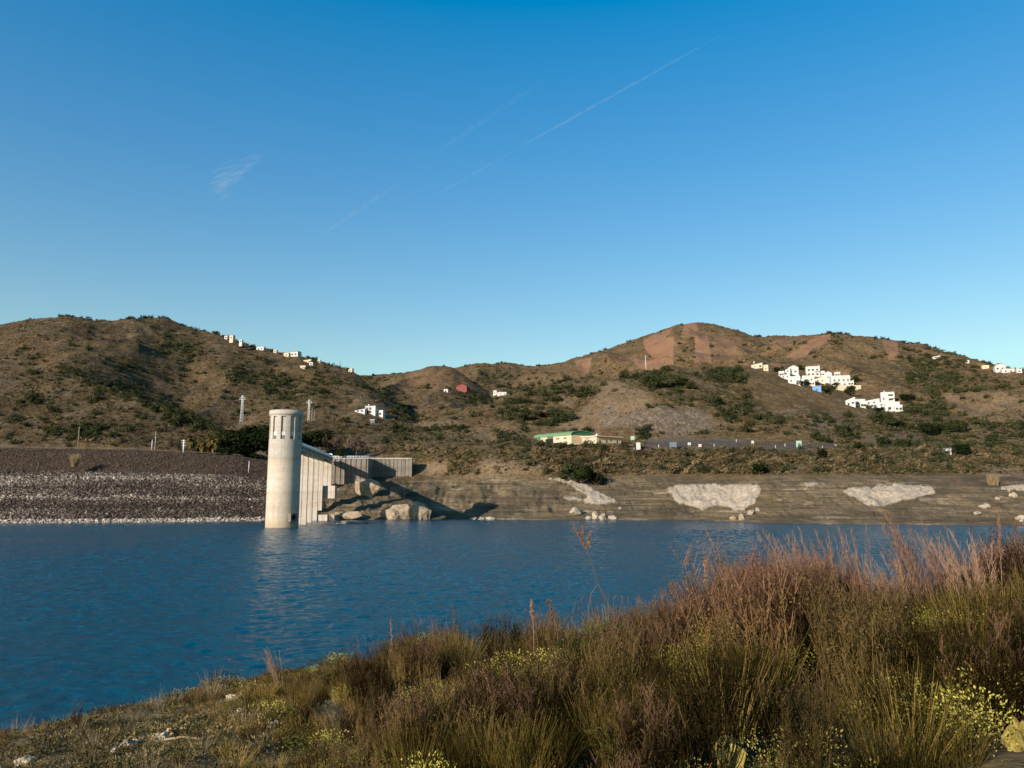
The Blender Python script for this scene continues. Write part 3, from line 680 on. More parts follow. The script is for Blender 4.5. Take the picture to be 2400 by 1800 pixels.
# ------------------------------------------------------------------ intake tower
TB = at_z(660.5, 1237.5, 0.0)
TOWER = Vector((TB.x, TB.y, 0)) * (1 + 5.4 / TB.y)
RAD = 38.3 / F * math.hypot(TOWER.x, TOWER.y) * 0.925
def z_at(px, py, Y): return at(px, py, Y).z
T_TOP = z_at(674, 963.5, TOWER.y)
def build_tower():
    root = empty('intake_tower', TOWER)
    tag(root, 'tall round pale concrete intake tower standing in the lake with slot windows near its top', 'tower')
    z_slot0, z_slot1 = z_at(668, 1031, TOWER.y), z_at(670, 978, TOWER.y)
    n = 132; ph0 = math.atan2(-TOWER.y, -TOWER.x)                    # towards the camera
    pitch = 2 * math.pi / 11
    s = MB(); s.lathe([(RAD, -8), (RAD, z_slot0)], n)
    s.lathe([(RAD, z_slot1), (RAD, T_TOP - 2.0)], n)
    # annular ledges closing the slot band
    s.lathe([(RAD, z_slot0), (RAD - .62, z_slot0)], n, smooth=False); s.lathe([(RAD - .62, z_slot1), (RAD, z_slot1)], n, smooth=False)
    s.build('shaft', M['tower'], root)
    MB().lathe([(RAD - .62, z_slot0), (RAD - .62, z_slot1)], n).build('recessed_wall', M['tower'], root)
    MB().lathe([(RAD - .05, T_TOP - 2.0), (RAD + .28, T_TOP - 1.9), (RAD + .28, T_TOP), (RAD - .5, T_TOP), (RAD - .5, T_TOP - .6), (0.01, T_TOP - .6)], n).build('cap_ring', M['tower'], root)
    pil = MB()
    slots = [ph0 + pitch * i + R(-9.5) for i in range(11)]           # slot centres
    half = R(8.3)
    for i in range(11):
        a0 = slots[i] + half; a1 = slots[i] + pitch - half; m = 8
        vs = []
        for j in range(m + 1):
            a = a0 + (a1 - a0) * j / m
            for r in (RAD - .62, RAD):
                for z in (z_slot0, z_slot1): vs.append((r * math.cos(a), r * math.sin(a), z))
        fs = []
        for j in range(m):
            q = j * 4; fs.append((q + 2, q + 6, q + 7, q + 3))
        fs.append((0, 2, 3, 1)); q = m * 4; fs.append((q, q + 1, q + 3, q + 2))
        p = MB().add(vs, fs).build('pilaster', M['tower'], root)
    h = z_slot1 - z_slot0
    for i in range(11):
        a = slots[i]; rr = RAD - .60
        d = Vector((math.cos(a), math.sin(a), 0)); tdir = Vector((-d.y, d.x, 0))
        w = 2 * half * rr
        fr = MB(); rz = math.atan2(tdir.y, tdir.x)
        c = d * (RAD - .50)
        fr.box((c.x, c.y, z_slot0 + h * .24 + .0), (w * .96, .16, h * .16), rz)
        for sx in (-.44, -.02, .44):
            cc = c + tdir * (sx * w); fr.box((cc.x, cc.y, z_slot0 + h * .085), (w * .10, .18, h * .165), rz)
        fo = fr.build('window', M['whitepaint'], root)
        g = MB(); c2 = d * (RAD - .545); g.box((c2.x, c2.y, z_slot0 + h * .085), (w * .9, .08, h * .16), rz); g.build('pane', M['glass'], fo)
    # valve housing near the waterline
    a = ph0 + R(36); d = Vector((math.cos(a), math.sin(a), 0)); rz = a + math.pi / 2
    zc = z_at(682, 1213, TOWER.y - 5); c = d * (RAD + .25)
    hs = MB(); W, Hh, T = 3.0, 3.0, 2.0
    t = Vector((-d.y, d.x, 0))
    # square frame with a round hole
    m = 24; vs = []; rh = 1.0
    def P(u, v, w): q = d * (RAD + w) + t * u; return (q.x, q.y, zc + v)
    for j in range(m):
        an = 2 * math.pi * j / m; ca, sa = math.cos(an), math.sin(an); k = 1 / max(abs(ca), abs(sa))
        vs += [P(W / 2 * ca * k, Hh / 2 * sa * k, 1.15), P(rh * ca, rh * sa, 1.15), P(rh * ca, rh * sa, -.1), P(W / 2 * ca * k, Hh / 2 * sa * k, -.9)]
    fs = []
    for j in range(m):
        q, r_ = 4 * j, 4 * ((j + 1) % m)
        fs += [(q, r_, r_ + 1, q + 1), (q + 1, r_ + 1, r_ + 2, q + 2), (q + 3, r_ + 3, r_, q)]
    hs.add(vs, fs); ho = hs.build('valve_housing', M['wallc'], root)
    dv = [P(rh * 1.02 * math.cos(2 * math.pi * j / m), rh * 1.02 * math.sin(2 * math.pi * j / m), .35) for j in range(m)]
    MB().add(dv, [tuple(range(m))]).build('opening', M['dark'], ho)
    return root
build_tower()

# ------------------------------------------------------------------ footbridge
ZD = None
def build_bridge():
    global ZD
    Yp = [298, 314, 332, 349, 386]
    # right edge line of the bridge
    A = at(714, 1041, TOWER.y + 3.0); ZD = A.z
    def edge(Y): return Vector((at(742.3, 1218.7, 332).x + (Y - 332) * -0.1335, Y, 0))
    W = 5.2
    dirv = Vector((-0.1335, 1, 0)).normalized(); side = Vector((-dirv.y, dirv.x, 0))  # towards left
    root = empty('footbridge', edge(300)); o = root.location
    tag(root, 'long concrete footbridge on tall slab piers joining the intake tower to the shore', 'bridge')
    def bar(mb, Y0, Y1, s0, s1, z0, z1):
        a, b_ = edge(Y0) - o, edge(Y1) - o
        v = []
        for z in (z0, z1):
            for p, s in ((a, s0), (a, s1), (b_, s1), (b_, s0)):
                q = p + side * s; v.append((q.x, q.y, z))
        mb.add(v, [(0,1,2,3),(7,6,5,4),(0,4,5,1),(1,5,6,2),(2,6,7,3),(3,7,4,0)])
    Y0, Y1 = TOWER.y + 3.2, 394
    d = MB(); bar(d, Y0, Y1, 0, W, ZD - .95, ZD - .45); d.build('deck_slab', M['deck'], root)
    g = MB(); bar(g, Y0, Y1, .55, 1.15, ZD - 2.3, ZD - .95); g.build('girder', M['deck'], root)
    g = MB(); bar(g, Y0, Y1, W - 1.15, W - .55, ZD - 2.3, ZD - .95); g.build('girder', M['deck'], root)
    for Y in np.arange(Y0 + 4, Y1, 6.5):
        g = MB(); bar(g, Y, Y + .8, .1, .55, ZD - 2.0, ZD - .95); g.build('bracket', M['deck'], root)
    zb = {298: -6, 314: -6, 332: -6, 349: 4, 386: 14}
    for Y in Yp:
        p = MB(); bar(p, Y, Y + 1.3, .0, W - .3, zb[Y], ZD - 2.9); po = p.build('pier', M['pier'], root)
        q = MB(); bar(q, Y - .15, Y + 1.45, -.02, W - .2, ZD - 2.9, ZD - 2.3); q.build('pier_cap', M['deck'], po)
        q = MB(); bar(q, Y - .12, Y - .02, 2.0, 2.35, zb[Y], ZD - 2.9); q.build('rib', M['pier'], po)
    # service pipe along the right edge and its flange
    a, b_ = edge(Y0) - o, edge(374) - o
    pipe = MB(); zp = ZD + .02; off = side * .35
    pipe.tube([a + off + Vector((0, 0, zp)), b_ + off + Vector((0, 0, zp))], .68, 18); po = pipe.build('service_pipe', M['pipe'], root)
    fl = MB(); e = b_ + off + Vector((0, 0, zp))
    vs, fs = [], []
    m = 24
    fd = Vector((.25, -1, 0)).normalized(); fx = Vector((-fd.y, fd.x, 0))
    for w in (0, .35):
        for rr in (.45, .95):
            for j in range(m):
                an = 2 * math.pi * j / m; q = e + fd * (w + .2) + fx * (rr * math.cos(an) + .9) + Vector((0, 0, rr * math.sin(an) - .1)); vs.append(q)
    for j in range(m):
        k = (j + 1) % m
        fs += [(2*m+j, 2*m+k, 3*m+k, 3*m+j), (m+j, m+k, 3*m+k, 3*m+j), (j, k, 2*m+k, 2*m+j), (j, k, m+k, m+j)]
    fl.add(vs, fs); fl.build('flange', M['pipe'], po)
    # left side rail
    r_ = MB(); off = side * (W - .25)
    for z in (.2, .65): r_.tube([a + off + Vector((0, 0, ZD - .45 + z)), edge(394) - o + off + Vector((0, 0, ZD - .45 + z))], .05, 6)
    r_.build('handrail', M['metal'], root)
    # abutment walls
    w1 = empty('abutment_wall', at(822, 1115, 398)); tag(w1, 'stained concrete abutment wall with a railing on top at the shore end of the bridge', 'wall')
    L, Rr = at(778, 1100, 398).x, at(862.5, 1100, 398).x; top = at(822, 1075.5, 398).z; bot = at(822, 1118, 398).z - 5
    oo = w1.location
    c = ((L + Rr) / 2 - oo.x, 398 + 8 - oo.y, (top + bot) / 2 - oo.z)
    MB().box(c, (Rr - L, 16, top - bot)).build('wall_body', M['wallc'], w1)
    MB().box((c[0], c[1] - .1, top - oo.z + .2), (Rr - L + .5, 16.4, .4)).build('coping', M['deck'], w1)
    for i in range(7):
        x = L - oo.x + (Rr - L) * (i + .5) / 7
        MB().box((x, 398 - oo.y - .22, (top + bot) / 2 - oo.z), (.55, .44, top - bot - .05)).build('buttress', M['wallc'], w1)
    rl = MB(); zt = top - oo.z + .4
    for z in (.45, .8, 1.15): rl.tube([(L - oo.x + .2, 398.2 - oo.y, zt + z), (Rr - oo.x - .2, 398.2 - oo.y, zt + z), (Rr - oo.x - .2, 413 - oo.y, zt + z)], .055, 6)
    rl.build('railing', M['pipe'], w1)
    pm = MB().tube([(0, 0, 0), (0, 0, 1.2)], .06, 6).build('railing_post', M['pipe'], data_only=True)
    for i in range(13):
        q = bpy.data.objects.new('railing_post', pm); COL.objects.link(q); q.parent = w1
        q.location = (L - oo.x + .2 + (Rr - L - .4) * i / 12, 398.2 - oo.y, zt)
    w2 = empty('retaining_wall', at(915, 1112, 414)); tag(w2, 'shorter stained concrete retaining wall right of the railed abutment, half in shadow', 'wall')
    L, Rr = at(858, 1100, 413).x, at(966, 1100, 413).x; top = at(915, 1073.5, 413).z; bot = at(915, 1113, 413).z - 5; oo = w2.location
    c = ((L + Rr) / 2 - oo.x, 413.8 - oo.y, (top + bot) / 2 - oo.z)
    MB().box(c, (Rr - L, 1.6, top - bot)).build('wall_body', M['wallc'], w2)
    MB().box((c[0], c[1] - .15, top - oo.z - .28), (Rr - L + .3, 2.2, .75)).build('coping', M['deck'], w2)
    MB().box((Rr - oo.x - .6, 413.8 - oo.y - .5, (top + bot) / 2 - oo.z - .1), (1.1, 2.6, top - bot)).build('end_pillar', M['wallc'], w2)
    for i in range(9):
        x = L - oo.x + 4 + (Rr - L - 8) * i / 8
        MB().box((x, 413 - oo.y - .1, (top + bot) / 2 - oo.z - .4), (.25, .24, top - bot - .9)).build('buttress', M['wallc'], w2)
build_bridge()

# ------------------------------------------------------------------ rocks
def ico(sub):
    t = (1 + 5 ** .5) / 2
    v = [Vector(p).normalized() for p in [(-1,t,0),(1,t,0),(-1,-t,0),(1,-t,0),(0,-1,t),(0,1,t),(0,-1,-t),(0,1,-t),(t,0,-1),(t,0,1),(-t,0,-1),(-t,0,1)]]
    f = [(0,11,5),(0,5,1),(0,1,7),(0,7,10),(0,10,11),(1,5,9),(5,11,4),(11,10,2),(10,7,6),(7,1,8),(3,9,4),(3,4,2),(3,2,6),(3,6,8),(3,8,9),(4,9,5),(2,4,11),(6,2,10),(8,6,7),(9,8,1)]
    for _ in range(sub):
        mid = {}; nf = []
        def mp_(a, b_):
            k = (min(a, b_), max(a, b_))
            if k not in mid: mid[k] = len(v); v.append(((v[a] + v[b_]) / 2).normalized())
            return mid[k]
        for a, b_, c in f:
            x, y, z = mp_(a, b_), mp_(b_, c), mp_(c, a); nf += [(a, x, z), (b_, y, x), (c, z, y), (x, y, z)]
        f = nf
    return np.array([tuple(p) for p in v]), np.array(f)
ICO = {k: ico(k) for k in (1, 2, 3, 4)}
def rock_data(seed, dims, sub=3, rough=.22, cuts=7, flat=False):
    rng = np.random.default_rng(seed); v, f = ICO[sub]; v = v.copy()
    for _ in range(cuts):                                    # planar facets
        n = rng.normal(size=3); n /= np.linalg.norm(n); d = rng.uniform(.55, .85)
        s = v @ n; v = v - np.outer(np.maximum(s - d, 0), n) * .9
    q = rng.uniform(0, 50, 3)
    nz = fbm(v[:, 0] * 1.7 + q[0] + v[:, 2], v[:, 1] * 1.7 + q[1] - v[:, 2] * .7, 4)
    v = v * (1 + rough * nz)[:, None]
    if flat: v[:, 2] = np.maximum(v[:, 2], -.35)
    return v * np.array(dims) / 2, f
def rock(name, loc, dims, mat, label, cat='rock', group=None, seed=None, rz=0, sub=3, rough=.22, cuts=7):
    seed = seed if seed is not None else random.randint(0, 99999)
    v, f = rock_data(seed, dims, sub, rough, cuts)
    o = np_mesh(name, v, f, mat, sub < 3)
    if sub >= 3: o.data.polygons.foreach_set('use_smooth', np.zeros(len(f), bool))
    o.location = loc; o.rotation_euler = (0, 0, rz)
    tag(o, label, cat, group); return o
def px2m(px, Y): return px / F * Y

def shore_rock(px0, px1, py0, py1, mat, label, Y=None, depth=1.0, seed=None, rough=.22, cuts=7, cat='rock', name='boulder', sink=.25, inset=.25):
    c = ((px0 + px1) / 2, (py0 + py1) / 2)
    p = hit(c[0], py1 - 1) if Y is None else at(c[0], py1, Y)
    if p is None: p = at_z(c[0], py1, 0)
    Yd = p.y; w = px2m(px1 - px0, Yd) * 1.08; h = px2m(py1 - py0, Yd) * (1 + sink) * 1.1
    q = at(c[0], c[1], Yd + w * depth * inset); q.z -= h * sink * .4
    return rock(name, q, (w, w * depth, h), mat, label, cat, None, seed, 0, 4, rough, cuts)
shore_rock(822, 895, 1121, 1166, M['rocktan'], 'big tan boulder below the abutment wall, right of the bridge piers', depth=.5, seed=5, cuts=16, rough=.12, inset=.35)
shore_rock(902, 954, 1139, 1168, M['rockdark'], 'rounded grey brown boulder on the shore beside the big tan boulder', depth=.7, seed=6, inset=.35)
shore_rock(782, 855, 1197, 1222, M['rocktan'], 'flat stepped tan ledge at the waterline right of the bridge piers', depth=.5, seed=8, cuts=14, rough=.3)
shore_rock(893, 968, 1184, 1223, M['rocktan'], 'sloping tan rock at the waterline in front of the bridge shadow', depth=.5, seed=9, cuts=18, rough=.16, inset=.3)
shore_rock(958, 1012, 1176, 1223, M['rocktan'], 'steep brown rock slab leaning at the waterline beside the sloping tan rock', depth=.5, seed=12, cuts=16, rough=.14, inset=.3)
shore_rock(1334, 1361, 1190, 1207, M['rockwhite'], 'single square pale block on the far shore above a rubble strip', depth=.9, seed=21, cuts=14, rough=.12)
for i, (a, b_, c, d, t) in enumerate([(1388, 1402, 1199, 1219, 'tall white rock in the rubble strip on the far shore'), (1405, 1422, 1204, 1219, 'squat white rock beside the tall one in the rubble strip'), (1372, 1386, 1209, 1218, 'small pale rock left of the white rubble rocks'), (1425, 1445, 1209, 1218, 'low pale rock right of the white rubble rocks'),
        (1098, 1118, 1212, 1221, 'low white rock at the waterline left of two more in the tower shadow'), (1122, 1136, 1213, 1221, 'small white rock between two larger ones at the waterline'), (1137, 1163, 1212, 1221, 'broad white rock at the waterline right end of the shadow'),
        (1752, 1768, 1196, 1207, 'cream boulder at the foot of the pale cliff'), (1771, 1781, 1190, 1199, 'small cream boulder just right of the pale cliff foot'), (1711, 1728, 1211, 1220, 'tan rock on the point at the waterline below the pale cliff'), (1732, 1744, 1206, 1219, 'upright tan rock beside the point below the pale cliff'),
        (2365, 2382, 1155, 1166, 'large pale boulder high on the right shore'), (2330, 2344, 1164, 1172, 'pale flat rock left of the large boulder on the right shore'), (2296, 2318, 1181, 1192, 'tilted pale rock in the middle of the right shore'), (2284, 2298, 1198, 1206, 'small pale rock lower on the right shore'), (2385, 2410, 1206, 1222, 'cream rock heap at the right edge near the water'),
        (1448, 1456, 1188, 1194, 'small white rock alone on grey mud left of the pale cliff')]):
    shore_rock(a, b_, c, d, M['rockwhite'] if i not in (9, 10) else M['rocktan'], t, depth=.8, seed=40 + i, cuts=9, rough=.3)
shore_rock(798, 864, 1222.5, 1229, M['rockwhite'], 'flat pale rock just breaking the water right of the bridge piers', Y=at_z(830, 1227, 0).y, depth=.35, seed=77, cuts=5, rough=.5, sink=.1)
def block(px0, px1, py0, py1, label, Y=None):
    p = hit((px0 + px1) / 2, py1 - 1) if Y is None else at((px0 + px1) / 2, py1, Y)
    w, h = px2m(px1 - px0, p.y), px2m(py1 - py0, p.y)
    o = MB().box((0, 0, h / 2 - 1), (w, w * .8, h + 2)).box((0, 0, h + .12), (w * 1.02, w * .82, .24)).build('concrete_block', M['pier'])
    o.location = p + Vector((0, w * .3, 0)); tag(o, label, 'concrete block'); return o
block(757, 785, 1140, 1158, 'upper concrete footing block on the slope right of the fourth pier', Y=352)
block(744, 767, 1208, 1219, 'lower concrete footing block at the waterline right of the piers', Y=333)

# ------------------------------------------------------------------ foliage meshes
def leaf_cloud(seed, n, size, shape='ball', lumps=7, squash=.8):
    """n small leaf clumps (2 tris each) through the volume of a lumpy crown of radius ~1, base at z=0"""
    rng = np.random.default_rng(seed)
    if shape == 'ball':
        cen = rng.normal(size=(lumps, 3)) * np.array([.45, .45, .28]) + np.array([0, 0, .75 * squash]); rad = rng.uniform(.35, .62, lumps)
    elif shape == 'pine':
        cen = np.stack([rng.uniform(-.75, .75, lumps), rng.uniform(-.75, .75, lumps), rng.uniform(.9, 1.25, lumps)], -1); rad = rng.uniform(.28, .48, lumps)
    else:
        cen = np.stack([rng.uniform(-.4, .4, lumps), rng.uniform(-.4, .4, lumps), rng.uniform(.5, 1.6, lumps)], -1); rad = rng.uniform(.3, .5, lumps)
    li = rng.integers(lumps, size=n); d = rng.normal(size=(n, 3)); d /= np.linalg.norm(d, axis=1)[:, None]
    r = rad[li] * (0.55 + .45 * rng.random(n) ** .5)
    p = cen[li] + d * r[:, None]; p[:, 2] = np.maximum(p[:, 2] * (1 if shape != 'ball' else 1), .03)
    a = rng.normal(size=(n, 3)); a /= np.linalg.norm(a, axis=1)[:, None]
    nrm = d + .7 * a; b2 = np.cross(nrm, a); b2 /= np.linalg.norm(b2, axis=1)[:, None] + 1e-6; a2 = np.cross(b2, nrm); a2 /= np.linalg.norm(a2, axis=1)[:, None] + 1e-6
    s = size * rng.uniform(.6, 1.4, n)[:, None]
    V = np.stack([p + a2 * s, p + b2 * s * .7, p - a2 * s, p - b2 * s * .7], 1).reshape(-1, 3)
    Fc = np.arange(n * 4).reshape(n, 4)
    return V, Fc
SHRUBS = []
for i in range(5):
    V, Fc = leaf_cloud(100 + i, 240, .14, 'ball', 6)
    SHRUBS.append(np_mesh('shrub', V, Fc, M['shrubgreen'], False, link=False))
for i in range(3):
    V, Fc = leaf_cloud(120 + i, 200, .14, 'ball', 6, .7)
    SHRUBS.append(np_mesh('shrub', V, Fc, M['shrubbrown'], False, link=False))
TUFTS = []
for i in range(3):
    V, Fc = leaf_cloud(140 + i, 26, .26, 'ball', 3, .6)
    TUFTS.append(np_mesh('tuft', V, Fc, M['shrubbrown'], False, link=False))
V, Fc = leaf_cloud(150, 30, .26, 'ball', 3, .6); TUFTS.append(np_mesh('tuft', V, Fc, M['shrubgreen'], False, link=False))

def scatter(name, meshes, pts, scales, rots, idx, label, mats=None, tilt=None):
    """one stuff object: geometry nodes instance the meshes on points"""
    col = bpy.data.collections.new('kit_' + name)
    for j, me in enumerate(meshes):
        o = bpy.data.objects.new('kit_%02d_%s' % (j, name), me); col.objects.link(o)
    me = bpy.data.meshes.new(name); n = len(pts)
    me.vertices.add(n); me.vertices.foreach_set('co', np.asarray(pts, np.float32).ravel())
    def at_(nm, ty, arr, key):
        a = me.attributes.new(nm, ty, 'POINT'); a.data.foreach_set(key, np.asarray(arr).ravel())
    at_('sc', 'FLOAT_VECTOR', np.asarray(scales, np.float32), 'vector'); at_('ro', 'FLOAT_VECTOR', np.asarray(rots, np.float32), 'vector')
    at_('ix', 'INT', np.asarray(idx, np.int32), 'value')
    ob = bpy.data.objects.new(name, me); COL.objects.link(ob)
    ng = bpy.data.node_groups.new('scatter_' + name, 'GeometryNodeTree')
    ng.interface.new_socket('Geometry', in_out='INPUT', socket_type='NodeSocketGeometry')
    ng.interface.new_socket('Geometry', in_out='OUTPUT', socket_type='NodeSocketGeometry')
    N, L = ng.nodes, ng.links
    gi, go = N.new('NodeGroupInput'), N.new('NodeGroupOutput'); iop = N.new('GeometryNodeInstanceOnPoints'); ci = N.new('GeometryNodeCollectionInfo')
    ci.inputs['Collection'].default_value = col; ci.inputs['Separate Children'].default_value = True; ci.inputs['Reset Children'].default_value = True
    m2p = N.new('GeometryNodeMeshToPoints')
    def na(nm, ty):
        a = N.new('GeometryNodeInputNamedAttribute'); a.data_type = ty; a.inputs['Name'].default_value = nm; return a.outputs['Attribute']
    L.new(gi.outputs[0], m2p.inputs['Mesh']); L.new(m2p.outputs[0], iop.inputs['Points']); L.new(ci.outputs[0], iop.inputs['Instance'])
    iop.inputs['Pick Instance'].default_value = True; L.new(na('ix', 'INT'), iop.inputs['Instance Index'])
    e2r = N.new('FunctionNodeEulerToRotation'); L.new(na('ro', 'FLOAT_VECTOR'), e2r.inputs[0]); L.new(e2r.outputs[0], iop.inputs['Rotation'])
    L.new(na('sc', 'FLOAT_VECTOR'), iop.inputs['Scale']); L.new(iop.outputs[0], go.inputs[0])
    md = ob.modifiers.new('scatter', 'NODES'); md.node_group = ng
    ob['kind'] = 'stuff'; ob['label'] = label
    return ob

# ------------------------------------------------------------------ hillside shrubs
AVOID = [(1240, 1500, 1000, 1044), (1755, 2125, 842, 975), (820, 910, 945, 985), (1060, 1105, 900, 920), (1150, 1195, 910, 930), (600, 1000, 1060, 1125), (1545, 1890, 1020, 1050)]
cands = []
rng = np.random.default_rng(21)
tries = 0
while len(cands) < 5200 and tries < 160000:
    tries += 1
    px = rng.uniform(-250, 2650); py = rng.uniform(735, 1112)
    if any(a < px < b_ and c < py < d for a, b_, c, d in AVOID): continue
    p = hit(px, py)
    if p is None or p.z < 20: continue
    if px < 640 and p.y < 430: continue
    v, br = veg_at(px, py, p)
    if rng.random() > v ** 1.6 * (1 - .9 * br): continue
    brush = py > 1050
    if float(vnoise(np.array(p.x / 22.0 + 3), np.array(p.y / 30.0))) < -.12 and rng.random() < .8: continue
    s = rng.lognormal(0.45, .42) * (0.8 if brush else (1.3 if px > 1150 else 1.0))
    s = min(s, 5.0)
    cands.append((s / p.y * F, px, py, p, s, brush))
# skyline trees and bushes
for a, b_, n in [(140, 215, 14), (280, 395, 22), (420, 480, 8), (500, 650, 26), (690, 830, 16), (1040, 1120, 6), (1150, 1330, 9), (1380, 1480, 7), (1770, 1800, 3), (1925, 2010, 16), (2040, 2180, 22), (2190, 2400, 30)]:
    for _ in range(n):
        px = rng.uniform(a, b_)
        lo, hi = 700, 960
        for _ in range(14):
            m = (lo + hi) / 2
            if hit(px, m) is None: lo = m
            else: hi = m
        p = hit(px, hi + 1.0)
        if p is None: continue
        s = rng.uniform(1.2, 3.0) * (p.y / 900) ** .6
        cands.append((s / p.y * F + 3, px, hi, p, s, False))
cands.sort(key=lambda c: -c[0])
def zone(px, py):
    if py > 1048: return ('in the brush belt above the far shore' if px < 1700 else 'in the brush belt above the right shore', 'brush belt shrubs')
    if px < 560: return ('on the left hillside above the dam', 'left hillside shrubs')
    if px < 980: return ('on the slope behind the intake tower', 'shrubs behind the tower')
    if px < 1400: return ('on the low central hills', 'central hill shrubs')
    if px < 1800: return ('on the spur around the quarry', 'quarry spur shrubs')
    return ('on the wooded right hillside near the white village', 'right hillside shrubs')
NIND = 285
for w, px, py, p, s, brush in cands[:NIND]:
    mi = rng.integers(5, 8) if (brush and rng.random() < .78) else rng.integers(0, 5)
    o = bpy.data.objects.new('shrub', SHRUBS[mi]); COL.objects.link(o)
    hs = s * rng.uniform(.8, 1.15)
    o.location = (p.x, p.y, p.z - .25 * s * .5); o.scale = (s, s, hs); o.rotation_euler = (0, 0, rng.uniform(0, 6.28))
    z, g = zone(px, py)
    tag(o, ('dry brown shrub ' if mi >= 5 else 'dark olive green shrub ') + z, 'shrub', g)
rest = cands[NIND:]
scatter('hillside_scrub', SHRUBS, [(c[3].x, c[3].y, c[3].z - .1 * c[4]) for c in rest], [(c[4],) * 2 + (c[4] * .95,) for c in rest],
        [(0, 0, rng.uniform(0, 6.28)) for c in rest], [int(rng.integers(5, 8)) if (c[5] and rng.random() < .82) else int(rng.integers(0, 5)) for c in rest],
        'smaller olive and brown shrubs covering the far hillsides')
# small tufts: the grain of the dry slopes
n = 64000
gi_ = rng.integers(0, NK, n * 3); gj = rng.integers(0, int(NY * .78), n * 3)
ok = (rng.random(n * 3) < np.clip(.30 + .5 * fbm(XX[gi_, gj] / 16, YY[gi_, gj] / 22, 3) + .75 * veg[gi_, gj], .03, 1) * (1 - .93 * bare[gi_, gj])) & (Zs[gi_, gj] > 21) & (PX[gi_, gj] > -250) & (PX[gi_, gj] < 2650) & ~((PX[gi_, gj] < 650) & (YY[gi_, gj] < 432))
for a_, b_, c_, d_ in AVOID:
    ok &= ~((PX[gi_, gj] > a_) & (PX[gi_, gj] < b_) & (PY[gi_, gj] > c_) & (PY[gi_, gj] < d_))
gi_, gj = gi_[ok][:n], gj[ok][:n]
ts = rng.lognormal(-.25, .42, len(gi_))
tj = np.stack([XX[gi_, gj] + rng.uniform(-.6, .6, len(gi_)), YY[gi_, gj], Zs[gi_, gj] - .08], -1)
scatter('hillside_tufts', TUFTS, tj, np.stack([ts, ts, ts * .8], -1), np.stack([0 * ts, 0 * ts, rng.uniform(0, 6.28, len(ts))], -1), rng.choice(4, len(ts), p=[.18, .18, .18, .46]), 'low dry tufts and heath covering the far hillsides')

# ------------------------------------------------------------------ trees
def tree(name, p, h, w, label, cat='tree', group=None, shape='pine', mat='pine', seed=0, n=2600, trunk_frac=.55, leaf=.075, lumps=22, trunk_r=.03, bark='bark'):
    root = empty(name, p); tag(root, label, cat, group)
    rng = np.random.default_rng(seed)
    t = MB(); H = h * trunk_frac
    t.tube([(0, 0, -.8), (.02 * h, 0, H * .5), (.0, .02 * h, H), (.01 * h, 0, h * .8)], [h * trunk_r * 1.3, h * trunk_r, h * trunk_r * .7, h * trunk_r * .3], 8)
    for i in range(7):
        a = rng.uniform(0, 6.28); z0 = H * rng.uniform(.6, 1.0); r = w * rng.uniform(.25, .42)
        t.tube([(0, 0, z0), (math.cos(a) * r * .5, math.sin(a) * r * .5, z0 + .12 * h), (math.cos(a) * r, math.sin(a) * r, z0 + h * rng.uniform(.15, .3))], [h * trunk_r * .5, h * trunk_r * .35, h * trunk_r * .15], 6)
    t.build('trunk', M[bark], root)
    V, Fc = leaf_cloud(seed + 1, n, leaf, shape, lumps)
    V = V - np.array([0, 0, V[:, 2].min()])
    V[:, 2] *= 1 / V[:, 2].max()
    V = V * np.array([w / 2 / .95, w / 2 / .95, h * (1 - trunk_frac * .75)]) + np.array([0, 0, h * trunk_frac * .75])
    np_mesh('crown', V, Fc, M[mat], False, parent=root)
    return root
def tree_px(px, py_base, py_top, wpx, Y, label, **kw):
    p = at(px, py_base, Y); h = px2m(py_base - py_top, Y); w = px2m(wpx, Y)
    return tree(kw.pop('name', 'pine_tree'), p, h, w, label, **kw)
G = 'stone pines beside the dam'
tree_px(532, 1082, 1004, 92, 405, 'broad dark stone pine just right of the palms', group=G, seed=1, trunk_frac=.25, shape='ball', lumps=14, n=3200, leaf=.08)
tree_px(588, 1088, 996, 108, 408, 'largest dark stone pine left of the tower', group=G, seed=2, trunk_frac=.3, shape='ball', lumps=14, n=3600, leaf=.075)
tree_px(634, 1086, 996, 92, 412, 'dark stone pine half hidden behind the left of the tower', group=G, seed=3, trunk_frac=.5, shape='ball', lumps=12, n=3200, leaf=.08)
tree_px(556, 1096, 1044, 104, 396, 'low dark evergreen under the largest stone pine', group=G, seed=4, trunk_frac=.15, shape='ball', lumps=10, n=2400, leaf=.09)
tree_px(732, 1060, 1002, 78, 425, 'dark stone pine just right of the tower above the bridge', group=G, seed=5, trunk_frac=.3, shape='ball', lumps=12, n=3200, leaf=.08)
for i, (px, top, base, w, lab) in enumerate([(792, 1012, 1070, 40, 'bare grey brown tree between the right pine and the shadowed hollow'), (835, 1018, 1068, 46, 'second bare grey brown tree above the abutment railing'), (415, 1030, 1055, 24, 'small bare tree behind the white pole on the dam'), (400, 1032, 1053, 22, 'small leafless tree left of the white pole'), (765, 1020, 1066, 30, 'leafless tree at the foot of the right stone pine')]):
    tree_px(px, base, top, w, 425, lab, name='bare_tree', seed=30 + i, trunk_frac=.3, shape='ball', lumps=9, n=1100, leaf=.07, mat='greyleaf', group='leafless trees near the dam')
tree_px(797, 1072, 1052, 28, 400, 'bright green bush above the abutment railing', name='bush', cat='bush', seed=41, trunk_frac=.1, shape='ball', lumps=6, n=700, leaf=.09, mat='herb')
